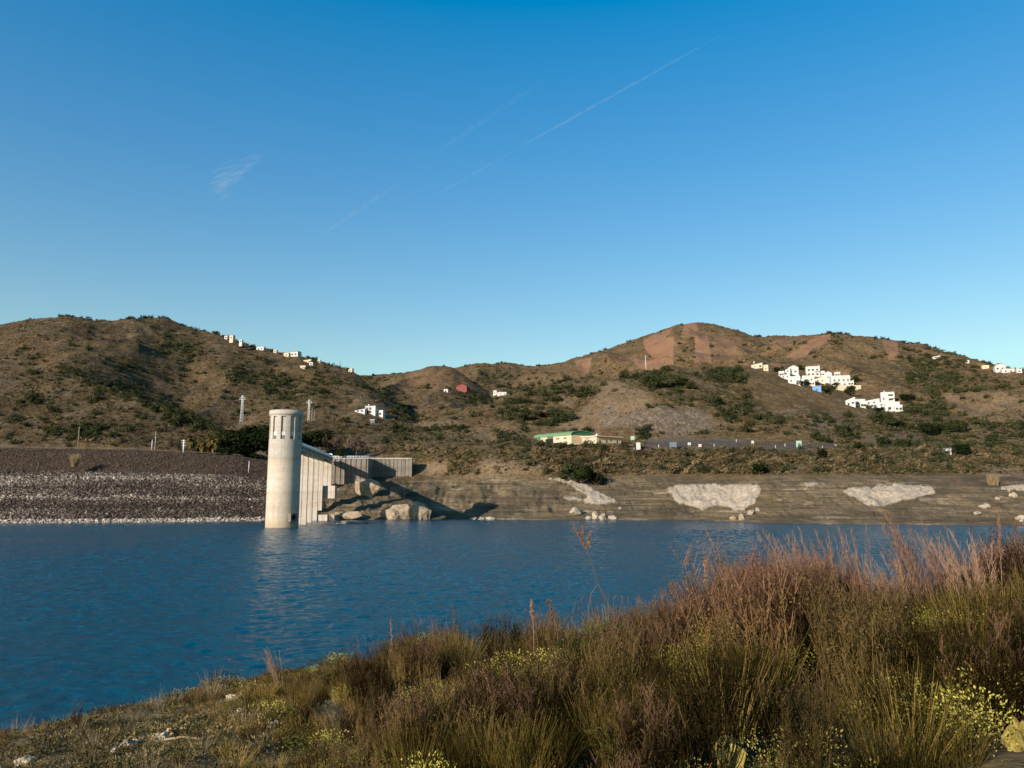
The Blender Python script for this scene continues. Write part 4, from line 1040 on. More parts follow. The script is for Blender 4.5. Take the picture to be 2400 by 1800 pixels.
for i, (px, py, top, w, lab) in enumerate([(1518, 905, 874, 30, 'tall green pine at the left of the quarry top grove'), (1540, 912, 880, 34, 'dark pine right of the tall one on the quarry top'), (1565, 910, 886, 40, 'pale green pine in the middle of the quarry grove'), (1600, 905, 884, 34, 'round dark pine near the right of the quarry grove'), (1622, 914, 892, 28, 'small dark pine ending the quarry grove'), (1462, 888, 866, 26, 'lone olive tree on the crest left of the quarry grove'), (1560, 872, 856, 22, 'small tree above the quarry grove'),
        (1925, 1080, 1050, 30, 'dark green tree below the pale green sign'), (2012, 1058, 1034, 26, 'dark tree beside the road right of the pale green sign'), (1780, 1116, 1084, 36, 'dark bush tree above the pale cliff'), (2240, 1018, 985, 48, 'large dark tree under the lower white houses'), (2190, 1022, 990, 50, 'broad green tree left of the large dark tree'), (2075, 1000, 962, 40, 'green tree in front of the lower white house'), (2110, 1005, 985, 30, 'small dark tree right of the lower houses'), (2260, 1070, 1040, 50, 'dark tree wrapping the small white hut'), (2200, 1072, 1052, 40, 'olive tree left of the small white hut')]):
    p = hit(px, py - 2)
    if p is None: continue
    h = px2m(py - top, p.y); w_ = px2m(w, p.y)
    tree('hill_tree', p - Vector((0, 0, .5)), h, w_, lab, seed=60 + i, trunk_frac=.2, shape='ball', lumps=9, n=1000, leaf=.10, mat='pine' if 'dark' in lab else 'shrubgreen', group='trees on the right hill')
for i, (px, py, top, w, lab) in enumerate([(1375, 1016, 998, 30, 'dark round bush under the slate quarry face'), (1350, 1018, 1002, 24, 'left one of two bushes under the quarry face'), (1275, 980, 962, 52, 'wide green bush above the green roof shed'), (1235, 985, 968, 50, 'wide bush left along the slope above the green roof shed'), (1362, 1135, 1090, 60, 'large dark bush in the notch above the far shore'), (1400, 1140, 1098, 44, 'dark bush on the right side of the shore notch'), (1340, 1112, 1080, 46, 'olive bush left of the shore notch')]):
    p = hit(px, py - 2)
    if p is None: continue
    tree('bush', p - Vector((0, 0, .4)), px2m(py - top, p.y), px2m(w, p.y), lab, 'bush', 'single bushes on the far slope', seed=90 + i, trunk_frac=.1, shape='ball', lumps=7, n=900, leaf=.10, mat='pine' if 'dark' in lab else 'shrubgreen')

def palm(px, py, top, label, seed):
    p = dam_top(px, 68); p.z = at(px, py, p.y).z
    h = px2m(py - top, p.y); root = empty('palm_tree', p); tag(root, label, 'palm', 'palms on the dam crest')
    rng = np.random.default_rng(seed); th = h * .62
    MB().tube([(0, 0, -1), (.1, 0, th * .5), (0, 0, th)], [.38, .32, .30], 8).build('trunk', M['palebark'], root)
    vs, fs = [], []
    for k in range(70):
        a = rng.uniform(0, 6.28); e = rng.uniform(-1.1, 1.3); L = h * .46 * rng.uniform(.8, 1.1)
        d = Vector((math.cos(a), math.sin(a), 0)); s = Vector((-d.y, d.x, 0)); P0 = Vector((0, 0, th)); prev = None; pts = []
        for j in range(5):
            t_ = j / 4; pts.append(P0 + d * (L * t_ * max(.35, math.cos(e))) + Vector((0, 0, L * (math.sin(e) * t_ - .55 * t_ * t_))))
        for j in range(5):
            wv = [.08, .5, .62, .45, .04][j]; wv *= 1.0
            vs += [pts[j] + s * wv + Vector((0, 0, -.12)), pts[j], pts[j] - s * wv + Vector((0, 0, -.12))]
        b0 = len(vs) - 15
        for j in range(4):
            q = b0 + j * 3; fs += [(q, q + 3, q + 4, q + 1), (q + 1, q + 4, q + 5, q + 2)]
    MB().add(vs, fs).build('crown', M['palm'], root)
palm(433, 1058, 1010, 'left and tallest of the three palms on the dam crest', 1)
palm(461, 1059, 1025, 'short middle palm of the three on the dam crest', 2)
palm(488, 1062, 1011, 'right palm of the three, close to the stone pines', 3)

# ------------------------------------------------------------------ poles, pylons, signs
def pole(px, py, top, Y, label, mat='wood', r=.14, arms=(), name='utility_pole', cat='utility pole', group=None, base=None):
    p = base or at(px, py, Y); h = px2m(py - top, p.y); root = empty(name, p); tag(root, label, cat, group)
    MB().tube([(0, 0, -1), (0, 0, h)], [r, r * .75], 8).build('mast', M[mat], root)
    for z, w in arms: MB().box((0, 0, h * z), (w, .14, .14)).build('crossarm', M[mat], root)
    return root
pole(165, 1053, 1000, 0, 'bare wooden utility pole on the dam crest above the pale reed clump', base=dam_top(164, 64), arms=((.97, 1.2),), r=.19)
pole(341, 1058, 1030, 0, 'short white pole on the dam crest, left of the white insulator mast', 'whitepaint', base=dam_top(341, 64), name='marker_pole', cat='pole', r=.28)
pole(348, 1058, 1010, 0, 'thin grey pole right behind the short white pole', 'metal', base=dam_top(348, 66), name='marker_pole', cat='pole', r=.10)
pole(583, 1100, 1078, 0, 'grey lamp post on the slope left of the tower', 'metal', base=at(583, 1103, 372), name='lamp_post', cat='lamp post', r=.2)
pole(730, 1002, 955, 520, 'thin wooden pole behind the tower, right of the pylon there', r=.22, arms=((.97, 1.6),))
pole(736, 990, 960, 540, 'shorter thin pole behind the tower', r=.18)
pole(1514, 872, 832, 900, 'thin pale mast on the ridge in front of the ploughed strips', 'metal', r=.35, name='mast', cat='mast')
pole(797, 852, 842, 790, 'tiny pole standing on the left hill skyline', r=.3)
def insulator_mast():
    p = dam_top(417, 66); h = px2m(1060 - 1028, p.y); root = empty('insulator_mast', p); tag(root, 'white mast with three short crossarms on the dam crest beside the palms', 'mast')
    MB().tube([(0, 0, -1), (0, 0, h * .35), (0, 0, h)], [.42, .42, .5], 10).build('mast', M['whitepaint'], root)
    for z, w in ((.93, 2.9), (.77, 2.6), (.58, 2.2)): MB().box((0, 0, h * z), (w, .3, .22)).build('crossarm', M['whitepaint'], root)
insulator_mast()
def pylon(px, py, top, Y, label, base_w=1.9):
    p = at(px, py, Y); h = px2m(py - top, Y); root = empty('pylon', p); tag(root, label, 'pylon', 'lattice pylons')
    b_ = MB(); q = base_w / 2; tw = .45
    def cw(z): return q + (tw - q) * min(1, z / (h * .75))
    for sx in (-1, 1):
        for sy in (-1, 1):
            b_.tube([(sx * q, sy * q, -1), (sx * tw, sy * tw, h * .75), (sx * .3, sy * .3, h)], .12, 5)
    n = 9
    for i in range(n):
        z0, z1 = h * i / n, h * (i + 1) / n
        for sx in (-1, 1):
            b_.tube([(sx * cw(z0), -cw(z0), z0), (-sx * cw(z1), -cw(z1), z1)], .09, 4); b_.tube([(-cw(z0), sx * cw(z0), z0), (-cw(z1), -sx * cw(z1), z1)], .09, 4)
    b_.build('lattice', M['metal'], root)
    for z, w in ((.86, 4.6), (.93, 3.4)): MB().box((0, 0, h * z), (w, .35, .3)).build('crossarm', M['whitepaint'], root)
pylon(566, 990, 926, 505, 'white lattice pylon on the brown knoll left of the tower top')
pylon(723, 992, 936, 525, 'grey lattice pylon seen just right of the tower top', 1.5)

def sign(px0, px1, py0, py1, mat, label, legs=True, name='sign_board', cat='sign', deco=None):
    pb = hit((px0 + px1) / 2, py1 + 4); Y = pb.y
    c = at((px0 + px1) / 2, (py0 + py1) / 2, Y); root = empty(name, (c.x, Y, pb.z)); tag(root, label, cat)
    w, h, zc = px2m(px1 - px0, Y), px2m(py1 - py0, Y), c.z - pb.z
    MB().box((0, 0, zc), (w, .15, h)).build('panel', M[mat], root)
    if deco: MB().box((0, -.09, zc), (w * .25, .03, h * .22)).build('emblem', M[deco], root)
    for sx in (-.35, .35): MB().tube([(sx * w, .14, -.4), (sx * w, .14, zc + h * .3)], .07, 6).build('post', M['metal'], root)
    return root
sign(1491, 1501, 1037, 1054, 'whitepaint', 'tall blank white board at the roadside right of the cream annex')
sign(1478, 1487, 1022, 1031, 'signgreen', 'small pale green board behind the tall white board')
sign(1569, 1586, 1036, 1048, 'signgrey', 'blue grey panel box at the foot of the gravel bank')
sign(1612, 1619, 1037, 1043, 'whitepaint', 'small square white sign right of the blue grey panel')
sign(1637, 1644, 1041, 1047, 'pink', 'small pinkish roadside sign between white signs')
sign(1761, 1767, 1033, 1039, 'whitepaint', 'small white sign where the road bends by the gravel bank')
sign(1866, 1879, 1033, 1048, 'signgreen', 'large pale green board with a dark mark beside the road', deco='greengable')
for i, (px, py, lab) in enumerate([(1544, 1048, 'white road post left of the blue grey panel'), (1674, 1047, 'white road post on the grey bank right of the pinkish sign'), (1726, 1036, 'white road post below the slate slope'), (1818, 1050, 'white road post left of the large pale green board'), (1840, 1046, 'white road post nearest the large pale green board'), (1928, 1051, 'white road post right of the large pale green board'), (1397, 1056, 'white road post below the cream annex'), (1486, 1056, 'white road post beside the tall white board')]):
    pole(px, py, py - 6.5, 0, lab, 'whitepaint', r=.22, name='road_post', cat='road post', group='white posts along the road', base=hit(px, py))
pg = empty('road_barrier', at(1960, 1046, hit(1957, 1046).y)); tag(pg, 'short white slanting barrier at the end of the road', 'barrier')
MB().tube([(-1, 0, .9), (1.2, 0, .1)], .22, 6).build('bar', M['whitepaint'], pg); MB().tube([(0, 0, -.5), (0, 0, .5)], .08, 6).build('post', M['metal'], pg)

# ------------------------------------------------------------------ buildings
def house(px0, px1, py0, py1, label, wall='white', rz=-.35, depth=.8, roof='flat', wins=(), chimney=None, balcony=False, roofmat='tile', group=None, name='house', cat='house', extra=None, Y=None):
    """front spans px0..px1 and py0 (eaves) .. py1 (ground); wins: (u 0..1, v 0..1, w m, h m)"""
    cx = (px0 + px1) / 2
    p = hit(cx, py1 - 1) if Y is None else at(cx, py1, Y)
    if p is None: p = at(cx, py1, 800)
    Y = p.y; W = px2m(px1 - px0, Y) / (math.cos(rz) + depth * abs(math.sin(rz))); D = W * depth; H = px2m(py1 - py0, Y)
    root = empty(name, p + Vector((0, D * .45, 0)), rz); tag(root, label, cat, group)
    b_ = MB()
    if roof == 'mono':
        b_.prism([(-W / 2, -4), (W / 2, -4), (W / 2, H), (-W / 2, H * .62)], -D / 2, D / 2)
    elif roof == 'gable':
        b_.box((0, 0, H / 2 - 2), (W, D, H + 4)); b_.prism([(-W / 2, H), (W / 2, H), (0, H + W * .22)], -D / 2, D / 2)
    else:
        fd = 1.2 if cat == 'wall' else 4.0
        b_.box((0, 0, (H - fd) / 2), (W, D, H + fd))
        for sx, sy, dx, dy in ((0, -1, W, .3), (0, 1, W, .3), (-1, 0, .3, D - .6), (1, 0, .3, D - .6)):
            b_.box((sx * (W / 2 - .15), sy * (D / 2 - .15), H + .3), (dx, dy, .6))
    b_.build('wall', M[wall], root)
    if roof == 'gable':
        r_ = MB(); s = W * .22; e = .35
        for sg in (-1, 1):
            vs = [(0, -D/2 - e, H + s + .08), (0, D/2 + e, H + s + .08), (sg * (W/2 + e), D/2 + e, H - .1), (sg * (W/2 + e), -D/2 - e, H - .1)]
            vs += [(x, y, z + .18) for x, y, z in vs]; r_.add(vs, [(0,1,2,3),(7,6,5,4),(0,4,5,1),(1,5,6,2),(2,6,7,3),(3,7,4,0)])
        r_.build('roof', M[roofmat], root)
    if roof == 'slab': MB().box((0, 0, H + .75), (W + .9, D + .9, .3)).build('roof', M[roofmat], root)
    for u, v, w, h in wins:
        if wall in ('white', 'pink'): w, h = w * 1.3, h * 1.15
        if v < 0.02: nm = 'door'
        else: nm = 'window'
        fo = MB().box(((u - .5) * W, -D / 2 - .03, v * H + h / 2), (w, .1, h)).build(nm, M['glass'], root)
        MB().box(((u - .5) * W, -D / 2 - .06, v * H - .06), (w + .3, .2, .12)).build('sill', M[wall], fo)
    if chimney is not None:
        MB().box(((chimney - .5) * W, 0, H + 1.0), (.9, .9, 2.2)).box(((chimney - .5) * W, 0, H + 2.2), (1.2, 1.2, .25)).build('chimney', M['white'], root)
    if balcony:
        MB().box((W * .3, -D / 2 - .8, H * .48), (W * .38, 1.6, .25)).box((W * .3, -D / 2 - 1.55, H * .48 + .5), (W * .38, .12, .9)).build('balcony', M[wall], root)
    if extra: extra(root, W, D, H)
    return root
V2 = [(u, v, 1.5, 1.6) for u in (.2, .5, .8) for v in (.12, .58)]
V1 = [(.25, .35, 1.5, 1.5), (.7, .35, 1.5, 1.5)]
vg = 'houses of the white village'
house(1762, 1792, 851, 864, 'cream house at the upper left end of the white village with a chimney', 'cream', -.35, .7, 'mono', [(.8, .2, 2.0, 1.6), (.3, .3, .9, .9)], .25, group=vg)
house(1790, 1803, 857, 870, 'small cream outbuilding just right of the upper left village house', 'cream', -.3, .8, 'flat', [(.5, .3, .9, 1.0)], group=vg)
house(1841, 1856, 862, 878, 'narrow white house at the left of the main village cluster', 'white', -.4, .9, 'mono', [(.5, .35, 1, 1.2)], group=vg)
house(1850, 1878, 862, 880, 'white gabled house on top left of the village cluster', 'white', -.45, .8, 'gable', V1, roofmat='white', group=vg)
house(1832, 1856, 876, 890, 'low white terrace house stepping down the left edge of the village', 'white', -.5, .6, 'mono', [(.3, .3, 1.0, 1.3), (.75, .3, 1.0, 1.2)], group=vg)
house(1850, 1882, 884, 902, 'lowest white terrace house with dark windows on the spur edge', 'white', -.5, .6, 'flat', [(.25, .4, 1.1, 1.2), (.8, .3, 1.6, 1.1)], group=vg)
house(1891, 1927, 860, 883, 'tall white house with balconies in the middle of the village', 'white', -.3, .7, 'slab', V2, .95, True, 'tile', vg)
house(1882, 1914, 882, 897, 'low white house with a carport below the tall balcony house', 'white', -.35, .7, 'flat', [(.25, 0, 2.2, 2.0), (.75, .3, 1.2, 1.0)], group=vg)
house(1911, 1938, 883, 899, 'pinkish house squeezed between white village houses', 'pink', -.35, .7, 'mono', [(.3, .3, 1, 1), (.75, .3, 1, 1)], group=vg)
house(1934, 1956, 875, 900, 'white gable end house left of the long facade in the village', 'white', -.45, .9, 'gable', [(.5, .55, 1, 1.2)], .5, roofmat='white', group=vg)
house(1950, 1996, 882, 906, 'long white facade with a row of dark windows at the right of the village', 'white', -.25, .45, 'flat', [(u, .5, 1.0, 1.6) for u in (.18, .42, .66, .88)] + [(.3, 0, 1.1, 2.1), (.7, .1, 1.2, 1.3)], .05, group=vg)
house(1938, 2018, 905, 917, 'long cream retaining wall below the white village', 'cream', -.08, .06, 'flat', [], name='village_wall', cat='wall')
house(1906, 1928, 908, 918, 'small blue and white shed below the village', 'bluepanel', -.4, .6, 'slab', [(.5, .2, 1.2, 1.0)], roofmat='white', name='shed', cat='shed')
for i, (px, py, w_, lab) in enumerate([(1878, 868, 20, 'round dark bush between the gabled house and the balcony house'), (1868, 888, 14, 'small bush on the village terrace below the gabled house'), (1885, 905, 24, 'dark bush below the low carport house'), (1960, 908, 20, 'green bush under the long white facade'), (1925, 872, 12, 'bush right behind the balcony house'), (2005, 896, 24, 'dark bush at the right end of the long white facade'), (1822, 872, 20, 'dark bush left of the stepped village terraces'), (1940, 924, 40, 'long dark hedge under the cream retaining wall'), (1990, 926, 34, 'second dark hedge under the right half of the retaining wall'), (2034, 958, 18, 'bush in front of the stepped middle house'), (2058, 966, 24, 'dark bush at the foot of the tower house'), (2120, 940, 26, 'dark bush right of the tower house')]):
    p = hit(px, py)
    if p is None: continue
    tree('bush', p - Vector((0, 0, .5)), px2m(w_ * .75, p.y), px2m(w_, p.y), lab, 'bush', 'bushes around the white village', seed=500 + i, trunk_frac=.1, shape='ball', lumps=6, n=500, leaf=.12, mat='pine' if 'dark' in lab else 'shrubgreen')
vl = 'lower white houses below the village'
house(1984, 2009, 931, 953, 'white house with a slanting parapet at the left of the lower group', 'white', -.4, .7, 'mono', [(.3, .1, 1.0, 1.6), (.75, .25, 1.2, 1.2)], group=vl)
house(2006, 2030, 938, 954, 'low white wing with dark windows beside the slanting parapet house', 'white', -.2, .6, 'flat', [(.25, .35, 1.3, 1.2), (.6, .35, 1.1, 1.2), (.85, .35, .8, 1.2)], group=vl)
house(2028, 2066, 935, 950, 'white stepped middle house of the lower group', 'white', -.35, .6, 'mono', [(.3, .2, 1.2, 1.2), (.65, .25, 1.2, 1.2)], group=vl)
house(2068, 2104, 921, 948, 'tall white tower house with open loggia at the right of the lower group', 'white', -.4, .8, 'flat', [(.72, .70, 3.0, 1.3), (.72, .32, 2.6, 1.5), (.2, .4, 1.0, 1.3)], .3, True, group=vl)
house(2052, 2082, 940, 957, 'white wing on the left foot of the tower house', 'white', -.4, .7, 'mono', [(.6, .3, 1.1, 1.2)], group=vl)
house(2078, 2114, 944, 964, 'white ground floor terrace in front of the tower house', 'white', -.4, .6, 'flat', [(.3, .15, 1.8, 2.0), (.7, .2, 1.6, 2.0)], group=vl)
for a_, b_, c_, d_, lab, rf in [(1826, 1841, 872, 884, 'tiny white block at the far left foot of the village terraces', 'flat'), (1861, 1876, 879, 890, 'small white block wedged between the gabled house and the terraces', 'mono'), (1872, 1888, 889, 902, 'white block at the lower right corner of the stepped terraces', 'flat'), (1897, 1913, 893, 906, 'white block below the low carport house', 'mono'), (1921, 1936, 871, 884, 'white block behind the pinkish house', 'flat'), (1957, 1972, 874, 884, 'white roof room above the long facade', 'flat'), (1988, 2004, 891, 907, 'white end block at the right of the long facade', 'mono')]:
    house(a_, b_, c_, d_, lab, 'white', -.38, .7, rf, [(.3, .3, 1.3, 1.4), (.72, .3, 1.2, 1.4)], group=vg)
for a_, b_, c_, d_, lab, rf in [(2018, 2033, 944, 957, 'small white block between the low wing and the stepped middle house', 'flat'), (2041, 2058, 944, 958, 'small white block in front of the stepped middle house', 'mono'), (2099, 2119, 951, 965, 'low white terrace block at the right foot of the tower house', 'flat')]:
    house(a_, b_, c_, d_, lab, 'white', -.38, .7, rf, [(.3, .3, 1.3, 1.4), (.72, .3, 1.2, 1.4)], group=vl)
for a_, b_, c_, d_, lab in [(560, 569, 797, 803, 'tiny white house between two house groups on the left ridge'), (640, 650, 822, 828, 'tiny cream house left of the cream skyline house'), (724, 735, 851, 857, 'tiny white house right of the ruined wall'), (744, 752, 845, 851, 'tiny white house on the ridge above the cream saddle house'), (2262, 2273, 846, 852, 'tiny white house between the right skyline houses'), (2384, 2397, 867, 875, 'tiny white house at the right edge on the skyline')]:
    house(a_, b_, c_, d_, lab, 'cream' if 'cream house left' in lab else 'white', -.3, .7, 'flat', [(.5, .3, 1.3, 1.2)])
# houses elsewhere on the hills
house(525, 535, 789, 796, 'tiny white house on the left hill skyline, nearer the summit', 'white', -.3, .8, 'flat', [(.5, .3, 1.4, 1.3)])
house(537, 549, 786, 795, 'small cream house right beside the tiny one near the summit', 'cream', -.3, .8, 'gable', [(.5, .3, 1.4, 1.3)])
house(600, 621, 815, 822, 'long low white house on the left hill skyline', 'white', -.2, .5, 'flat', [(.3, .3, 1.4, 1.2), (.7, .3, 1.4, 1.2)])
house(664, 680, 829, 837, 'cream house on the skyline left of its flat roofed neighbour', 'cream', -.3, .7, 'flat', [(.5, .3, 1.4, 1.2)])
house(679, 703, 826, 837, 'white flat roofed house on the left hill skyline', 'white', -.3, .7, 'slab', V1, roofmat='tile')
house(706, 731, 843, 850, 'pale ruined wall below the skyline houses', 'cream', -.2, .3, 'mono', [(.5, .1, 1.2, 1.2)], name='ruin', cat='ruin')
house(702, 718, 859, 865, 'small pale hut below the ruined wall on the left hill', 'cream', -.2, .6, 'flat', [(.5, .2, 1.0, 1.0)], name='hut', cat='hut')
house(816, 828, 864, 873, 'single cream house where the left hill meets the saddle', 'cream', -.3, .8, 'mono', [(.5, .3, 1.2, 1.2)])
house(855, 885, 954, 971, 'white villa with a red tiled strip in the valley right of the tower', 'white', -.3, .6, 'slab', V2[:4], .2, roofmat='tile')
house(831, 858, 959, 969, 'low white wing left of the valley villa', 'white', -.2, .5, 'mono', [(.3, .3, 1.2, 1.1), (.7, .3, 1.2, 1.1)])
house(876, 902, 964, 976, 'white terrace wing right of the valley villa', 'white', -.35, .5, 'flat', [(.3, .2, 1.4, 1.4), (.7, .2, 1.4, 1.4)])
house(868, 880, 987, 993, 'small grey hut beside the track below the valley villa', 'signgrey', -.3, .7, 'slab', [(.6, .1, 1.0, 1.4)], roofmat='white', name='hut', cat='hut')
house(1068, 1100, 907, 919, 'red house with a red roof on the central hill', 'redhouse', -.35, .6, 'gable', V1, roofmat='redhouse')
house(1040, 1052, 914, 920, 'small white house left of the red house', 'white', -.3, .7, 'flat', [(.5, .2, 1.6, 1.3)])
house(1156, 1166, 917, 927, 'upright white block of the small house right of the red house', 'white', -.3, .8, 'flat', [(.5, .4, 1, 1)])
house(1165, 1189, 921, 927, 'low white house right of the upright white block', 'white', -.2, .5, 'flat', [(.4, .3, 1, 1), (.8, .3, 1, 1)])
house(2186, 2206, 834, 842, 'white house near the right skyline with ploughed soil behind', 'white', -.2, .6, 'mono', [(.4, .2, 1.4, 1.2)])
house(2304, 2319, 858, 865, 'tiny tan house left of the white skyline house at far right', 'tanwall', -.2, .6, 'flat', [(.5, .2, 1.0, 1.0)])
house(2334, 2360, 858, 871, 'white house with a chimney on the far right skyline', 'white', -.3, .6, 'gable', V1, .3, roofmat='tile')
house(2350, 2379, 866, 874, 'long white annex of the far right skyline house', 'white', -.2, .4, 'flat', [(.3, .2, 1.2, 1.2), (.7, .2, 1.2, 1.2)])
house(2214, 2233, 1055, 1070, 'small white hut among trees above the right shore', 'white', -.3, .8, 'slab', [(.45, .15, 2.0, 2.0)], roofmat='signgrey', name='hut', cat='hut')

def warehouse():
    pc = at(1339, 1037, 452); rz = R(-53)
    root = empty('warehouse', pc, rz); tag(root, 'long cream industrial shed with a curved green roof above the far shore', 'warehouse')
    L, W, H = px2m(90, 452) / .66, px2m(53, 452) / .76, px2m(18, 452)
    # local frame: corner at origin, facade along -x at y=0 facing -y, gable at x=0 facing +x
    MB().box((-L / 2, W / 2, H / 2 - 1), (L, W, H + 2)).build('wall', M['cream'], root)
    MB().box((.06, W / 2, H / 2 - 1), (.10, W - .2, H + 1.9)).build('gable_wall', M['tanwall'], root)
    n = 14; rise = px2m(10, 452)
    def arc(r): return [(W / 2 - (W / 2 + .5) * math.cos(math.pi * j / n), H + r * math.sin(math.pi * j / n) ** .8) for j in range(n + 1)]
    a0, a1 = arc(rise), arc(rise + .25); vs, fs = [], []
    for x in (-L - .5, .5):
        for (y, z), (y2, z2) in zip(a0, a1): vs += [(x, y, z - .05), (x, y2, z2 + .12)]
    m = 2 * (n + 1)
    for j in range(n):
        q = 2 * j; fs += [(q + 1, q + 3, m + q + 3, m + q + 1), (q, m + q, m + q + 2, q + 2), (q, q + 2, q + 3, q + 1), (m + q, m + q + 1, m + q + 3, m + q + 2)]
    MB().add(vs, fs).build('roof', M['greenroof'], root)
    g = [(y, z) for y, z in a0]; vs = [(.03, y, z) for y, z in g] + [(.03, g[-1][0], H - .2), (.03, g[0][0], H - .2)]
    MB().add(vs, [tuple(range(len(vs)))]).build('gable_cladding', M['greengable'], root)
    MB().box((-L * .92, -.08, H / 2 - 1), (L * .17, .14, H + 1.9)).build('side_cladding', M['greengable'], root)
    d = MB().box((-L * .56, -.06, H * .36 - .3), (L * .16, .14, H * .72 + .6)).build('door', M['dark'], root)
    MB().box((-L * .56, -.09, H * .87), (L * .16, .2, H * .24)).build('lintel', M['greengable'], d)
    for u in (.80, .66, .36, .16):
        fo = MB().box((-L * u, -.05, H * .62), (L * .07, .12, H * .15)).build('window', M['glass'], root)
        MB().box((-L * u, -.10, H * .62), (.1, .08, H * .15)).build('frame', M['cream'], fo)
    # annex
    pa = at(1398, 1038, 446); ra = empty('annex', pa, R(-52)); tag(ra, 'low cream annex with a flat overhanging roof right of the green roof shed', 'building')
    La, Wa, Ha = px2m(33, 446) / .66, px2m(63, 446) / .76, px2m(15, 446)
    MB().box((-La / 2, Wa / 2, Ha / 2 - 1), (La, Wa, Ha + 2)).build('wall', M['cream'], ra)
    MB().box((.06, Wa / 2, Ha / 2 - 1), (.1, Wa - .2, Ha + 1.9)).build('side_wall', M['tanwall'], ra)
    MB().box((-La / 2 + .3, Wa / 2, Ha + .3), (La + 1.9, Wa + 1.6, .55)).build('roof', M['pink'], ra)
    for u, h in ((.13, .5), (.40, .5), (.57, .35), (.83, .5)):
        MB().box((.10, Wa * u, Ha * .30 if h > .4 else Ha * .5), (.14, 1.0, Ha * h)).build('window', M['glass'], ra)
    for u in (.75, .5, .15): MB().box((-La * u, -.05, Ha * .35), (.9, .12, Ha * .3)).build('window', M['signgrey'], ra)
    MB().box((-La * .2, Wa * .15, Ha + 1.1), (1.2, 1.2, 1.6)).build('chimney', M['white'], ra)
    yw = at(1420, 1043, 440); yo = empty('yard_wall', yw); tag(yo, 'low cream yard wall in front of the shed and its annex', 'wall')
    x0, x1 = at(1305, 1043, 440).x - yw.x, at(1490, 1043, 440).x - yw.x
    MB().box(((x0 + x1) / 2, 0, -.7), (x1 - x0, .4, 2.2)).build('wall_body', M['cream'], yo); MB().box(((x0 + x1) / 2, 0, .47), (x1 - x0 + .2, .6, .14)).build('coping', M['pink'], yo)
warehouse()
def villa_pad(px, py, w): pass

# reed clumps on the far bank
def blades(seed, n, h, spread, lean=.25, width=.01, seg=3, bias=(0, 0), droop=.15, base_r=.5):
    rng = np.random.default_rng(seed); V, Fc = [], []
    for i in range(n):
        a = rng.uniform(0, 6.28); r0 = base_r * spread * rng.random() ** .5; L = h * rng.uniform(.55, 1.0)
        p = np.array([r0 * math.cos(a), r0 * math.sin(a), 0.]); a2 = a + rng.normal(0, .6); ln = lean * rng.uniform(.2, 1.1)
        d = np.array([math.cos(a2) * ln + bias[0], math.sin(a2) * ln + bias[1], 1.]); d /= np.linalg.norm(d); th = rng.uniform(0, 6.28); s = np.array([math.cos(th), math.sin(th), 0])
        b0 = len(V)
        for j in range(seg + 1):
            t_ = j / seg; q = p + d * (L * t_) + np.array([d[0], d[1], -.15]) * (droop * L * t_ * t_ * 2); w = width * (1 - .75 * t_)
            V += [q - s * w / 2, q + s * w / 2]
        for j in range(seg): Fc.append((b0 + 2 * j, b0 + 2 * j + 1, b0 + 2 * j + 3, b0 + 2 * j + 2))
    return V, Fc
def clump(px, py, top, wpx, label, base, mat='palestraw'):
    h = px2m(py - top, base.y); V, Fc = blades(int(px), 260, h, px2m(wpx, base.y), .2, .16)
    o = np_mesh('reed_clump', V, Fc, M[mat], False); o.location = base; tag(o, label, 'reeds', 'tall reed clumps'); return o
clump(174, 1096, 1062, 14, 'pale upright reed clump on the dam face below the wooden pole', at(174, 1094, float(np.interp(174, DAM_PX, [c[0] for c in DAM_CREST])) + 36))
pq = hit(2328, 1138)
clump(2328, 1140, 1112, 20, 'pale reed clump on the bank at far right above the shore', pq)
for i, px in enumerate((1838, 1845)): pass

# ------------------------------------------------------------------ near bank
def near_z(x, y):
    x = np.asarray(x, float); y = np.asarray(y, float)
    xx = np.clip(x, -16, 14)
    z = 12.45 - .074 * np.maximum(y, -4) + .12 * xx - .007 * xx * xx
    z = z - .10 * np.maximum(-x - 9, 0)
    yc = 11.8 - .13 * x + .5 * fbm(x / 3, y * 0 + 2, 2)
    d = np.maximum(y - yc, 0); z = z - .55 * d * d / (d + 2.5)
    z = z + .10 * fbm(x / 1.6, y / 1.6, 3) + .035 * fbm(x / .35, y / .35, 2)
    return np.maximum(z, -3)
gx = np.linspace(-42, 42, 420); gy = np.concatenate([np.linspace(-14, 2, 40), np.linspace(2.1, 16, 200), np.linspace(16.2, 60, 120)])
GX, GY = np.meshgrid(gx, gy, indexing='ij'); GZ = near_z(GX, GY)
ni, nj = GX.shape; idx = np.arange(ni * nj).reshape(ni, nj)
nf = np.stack([idx[:-1, :-1], idx[1:, :-1], idx[1:, 1:], idx[:-1, 1:]], -1).reshape(-1, 4)
nb = np_mesh('ground', np.stack([GX, GY, GZ], -1).reshape(-1, 3), nf, M['nearsoil'], True); tag(nb, kind='structure')

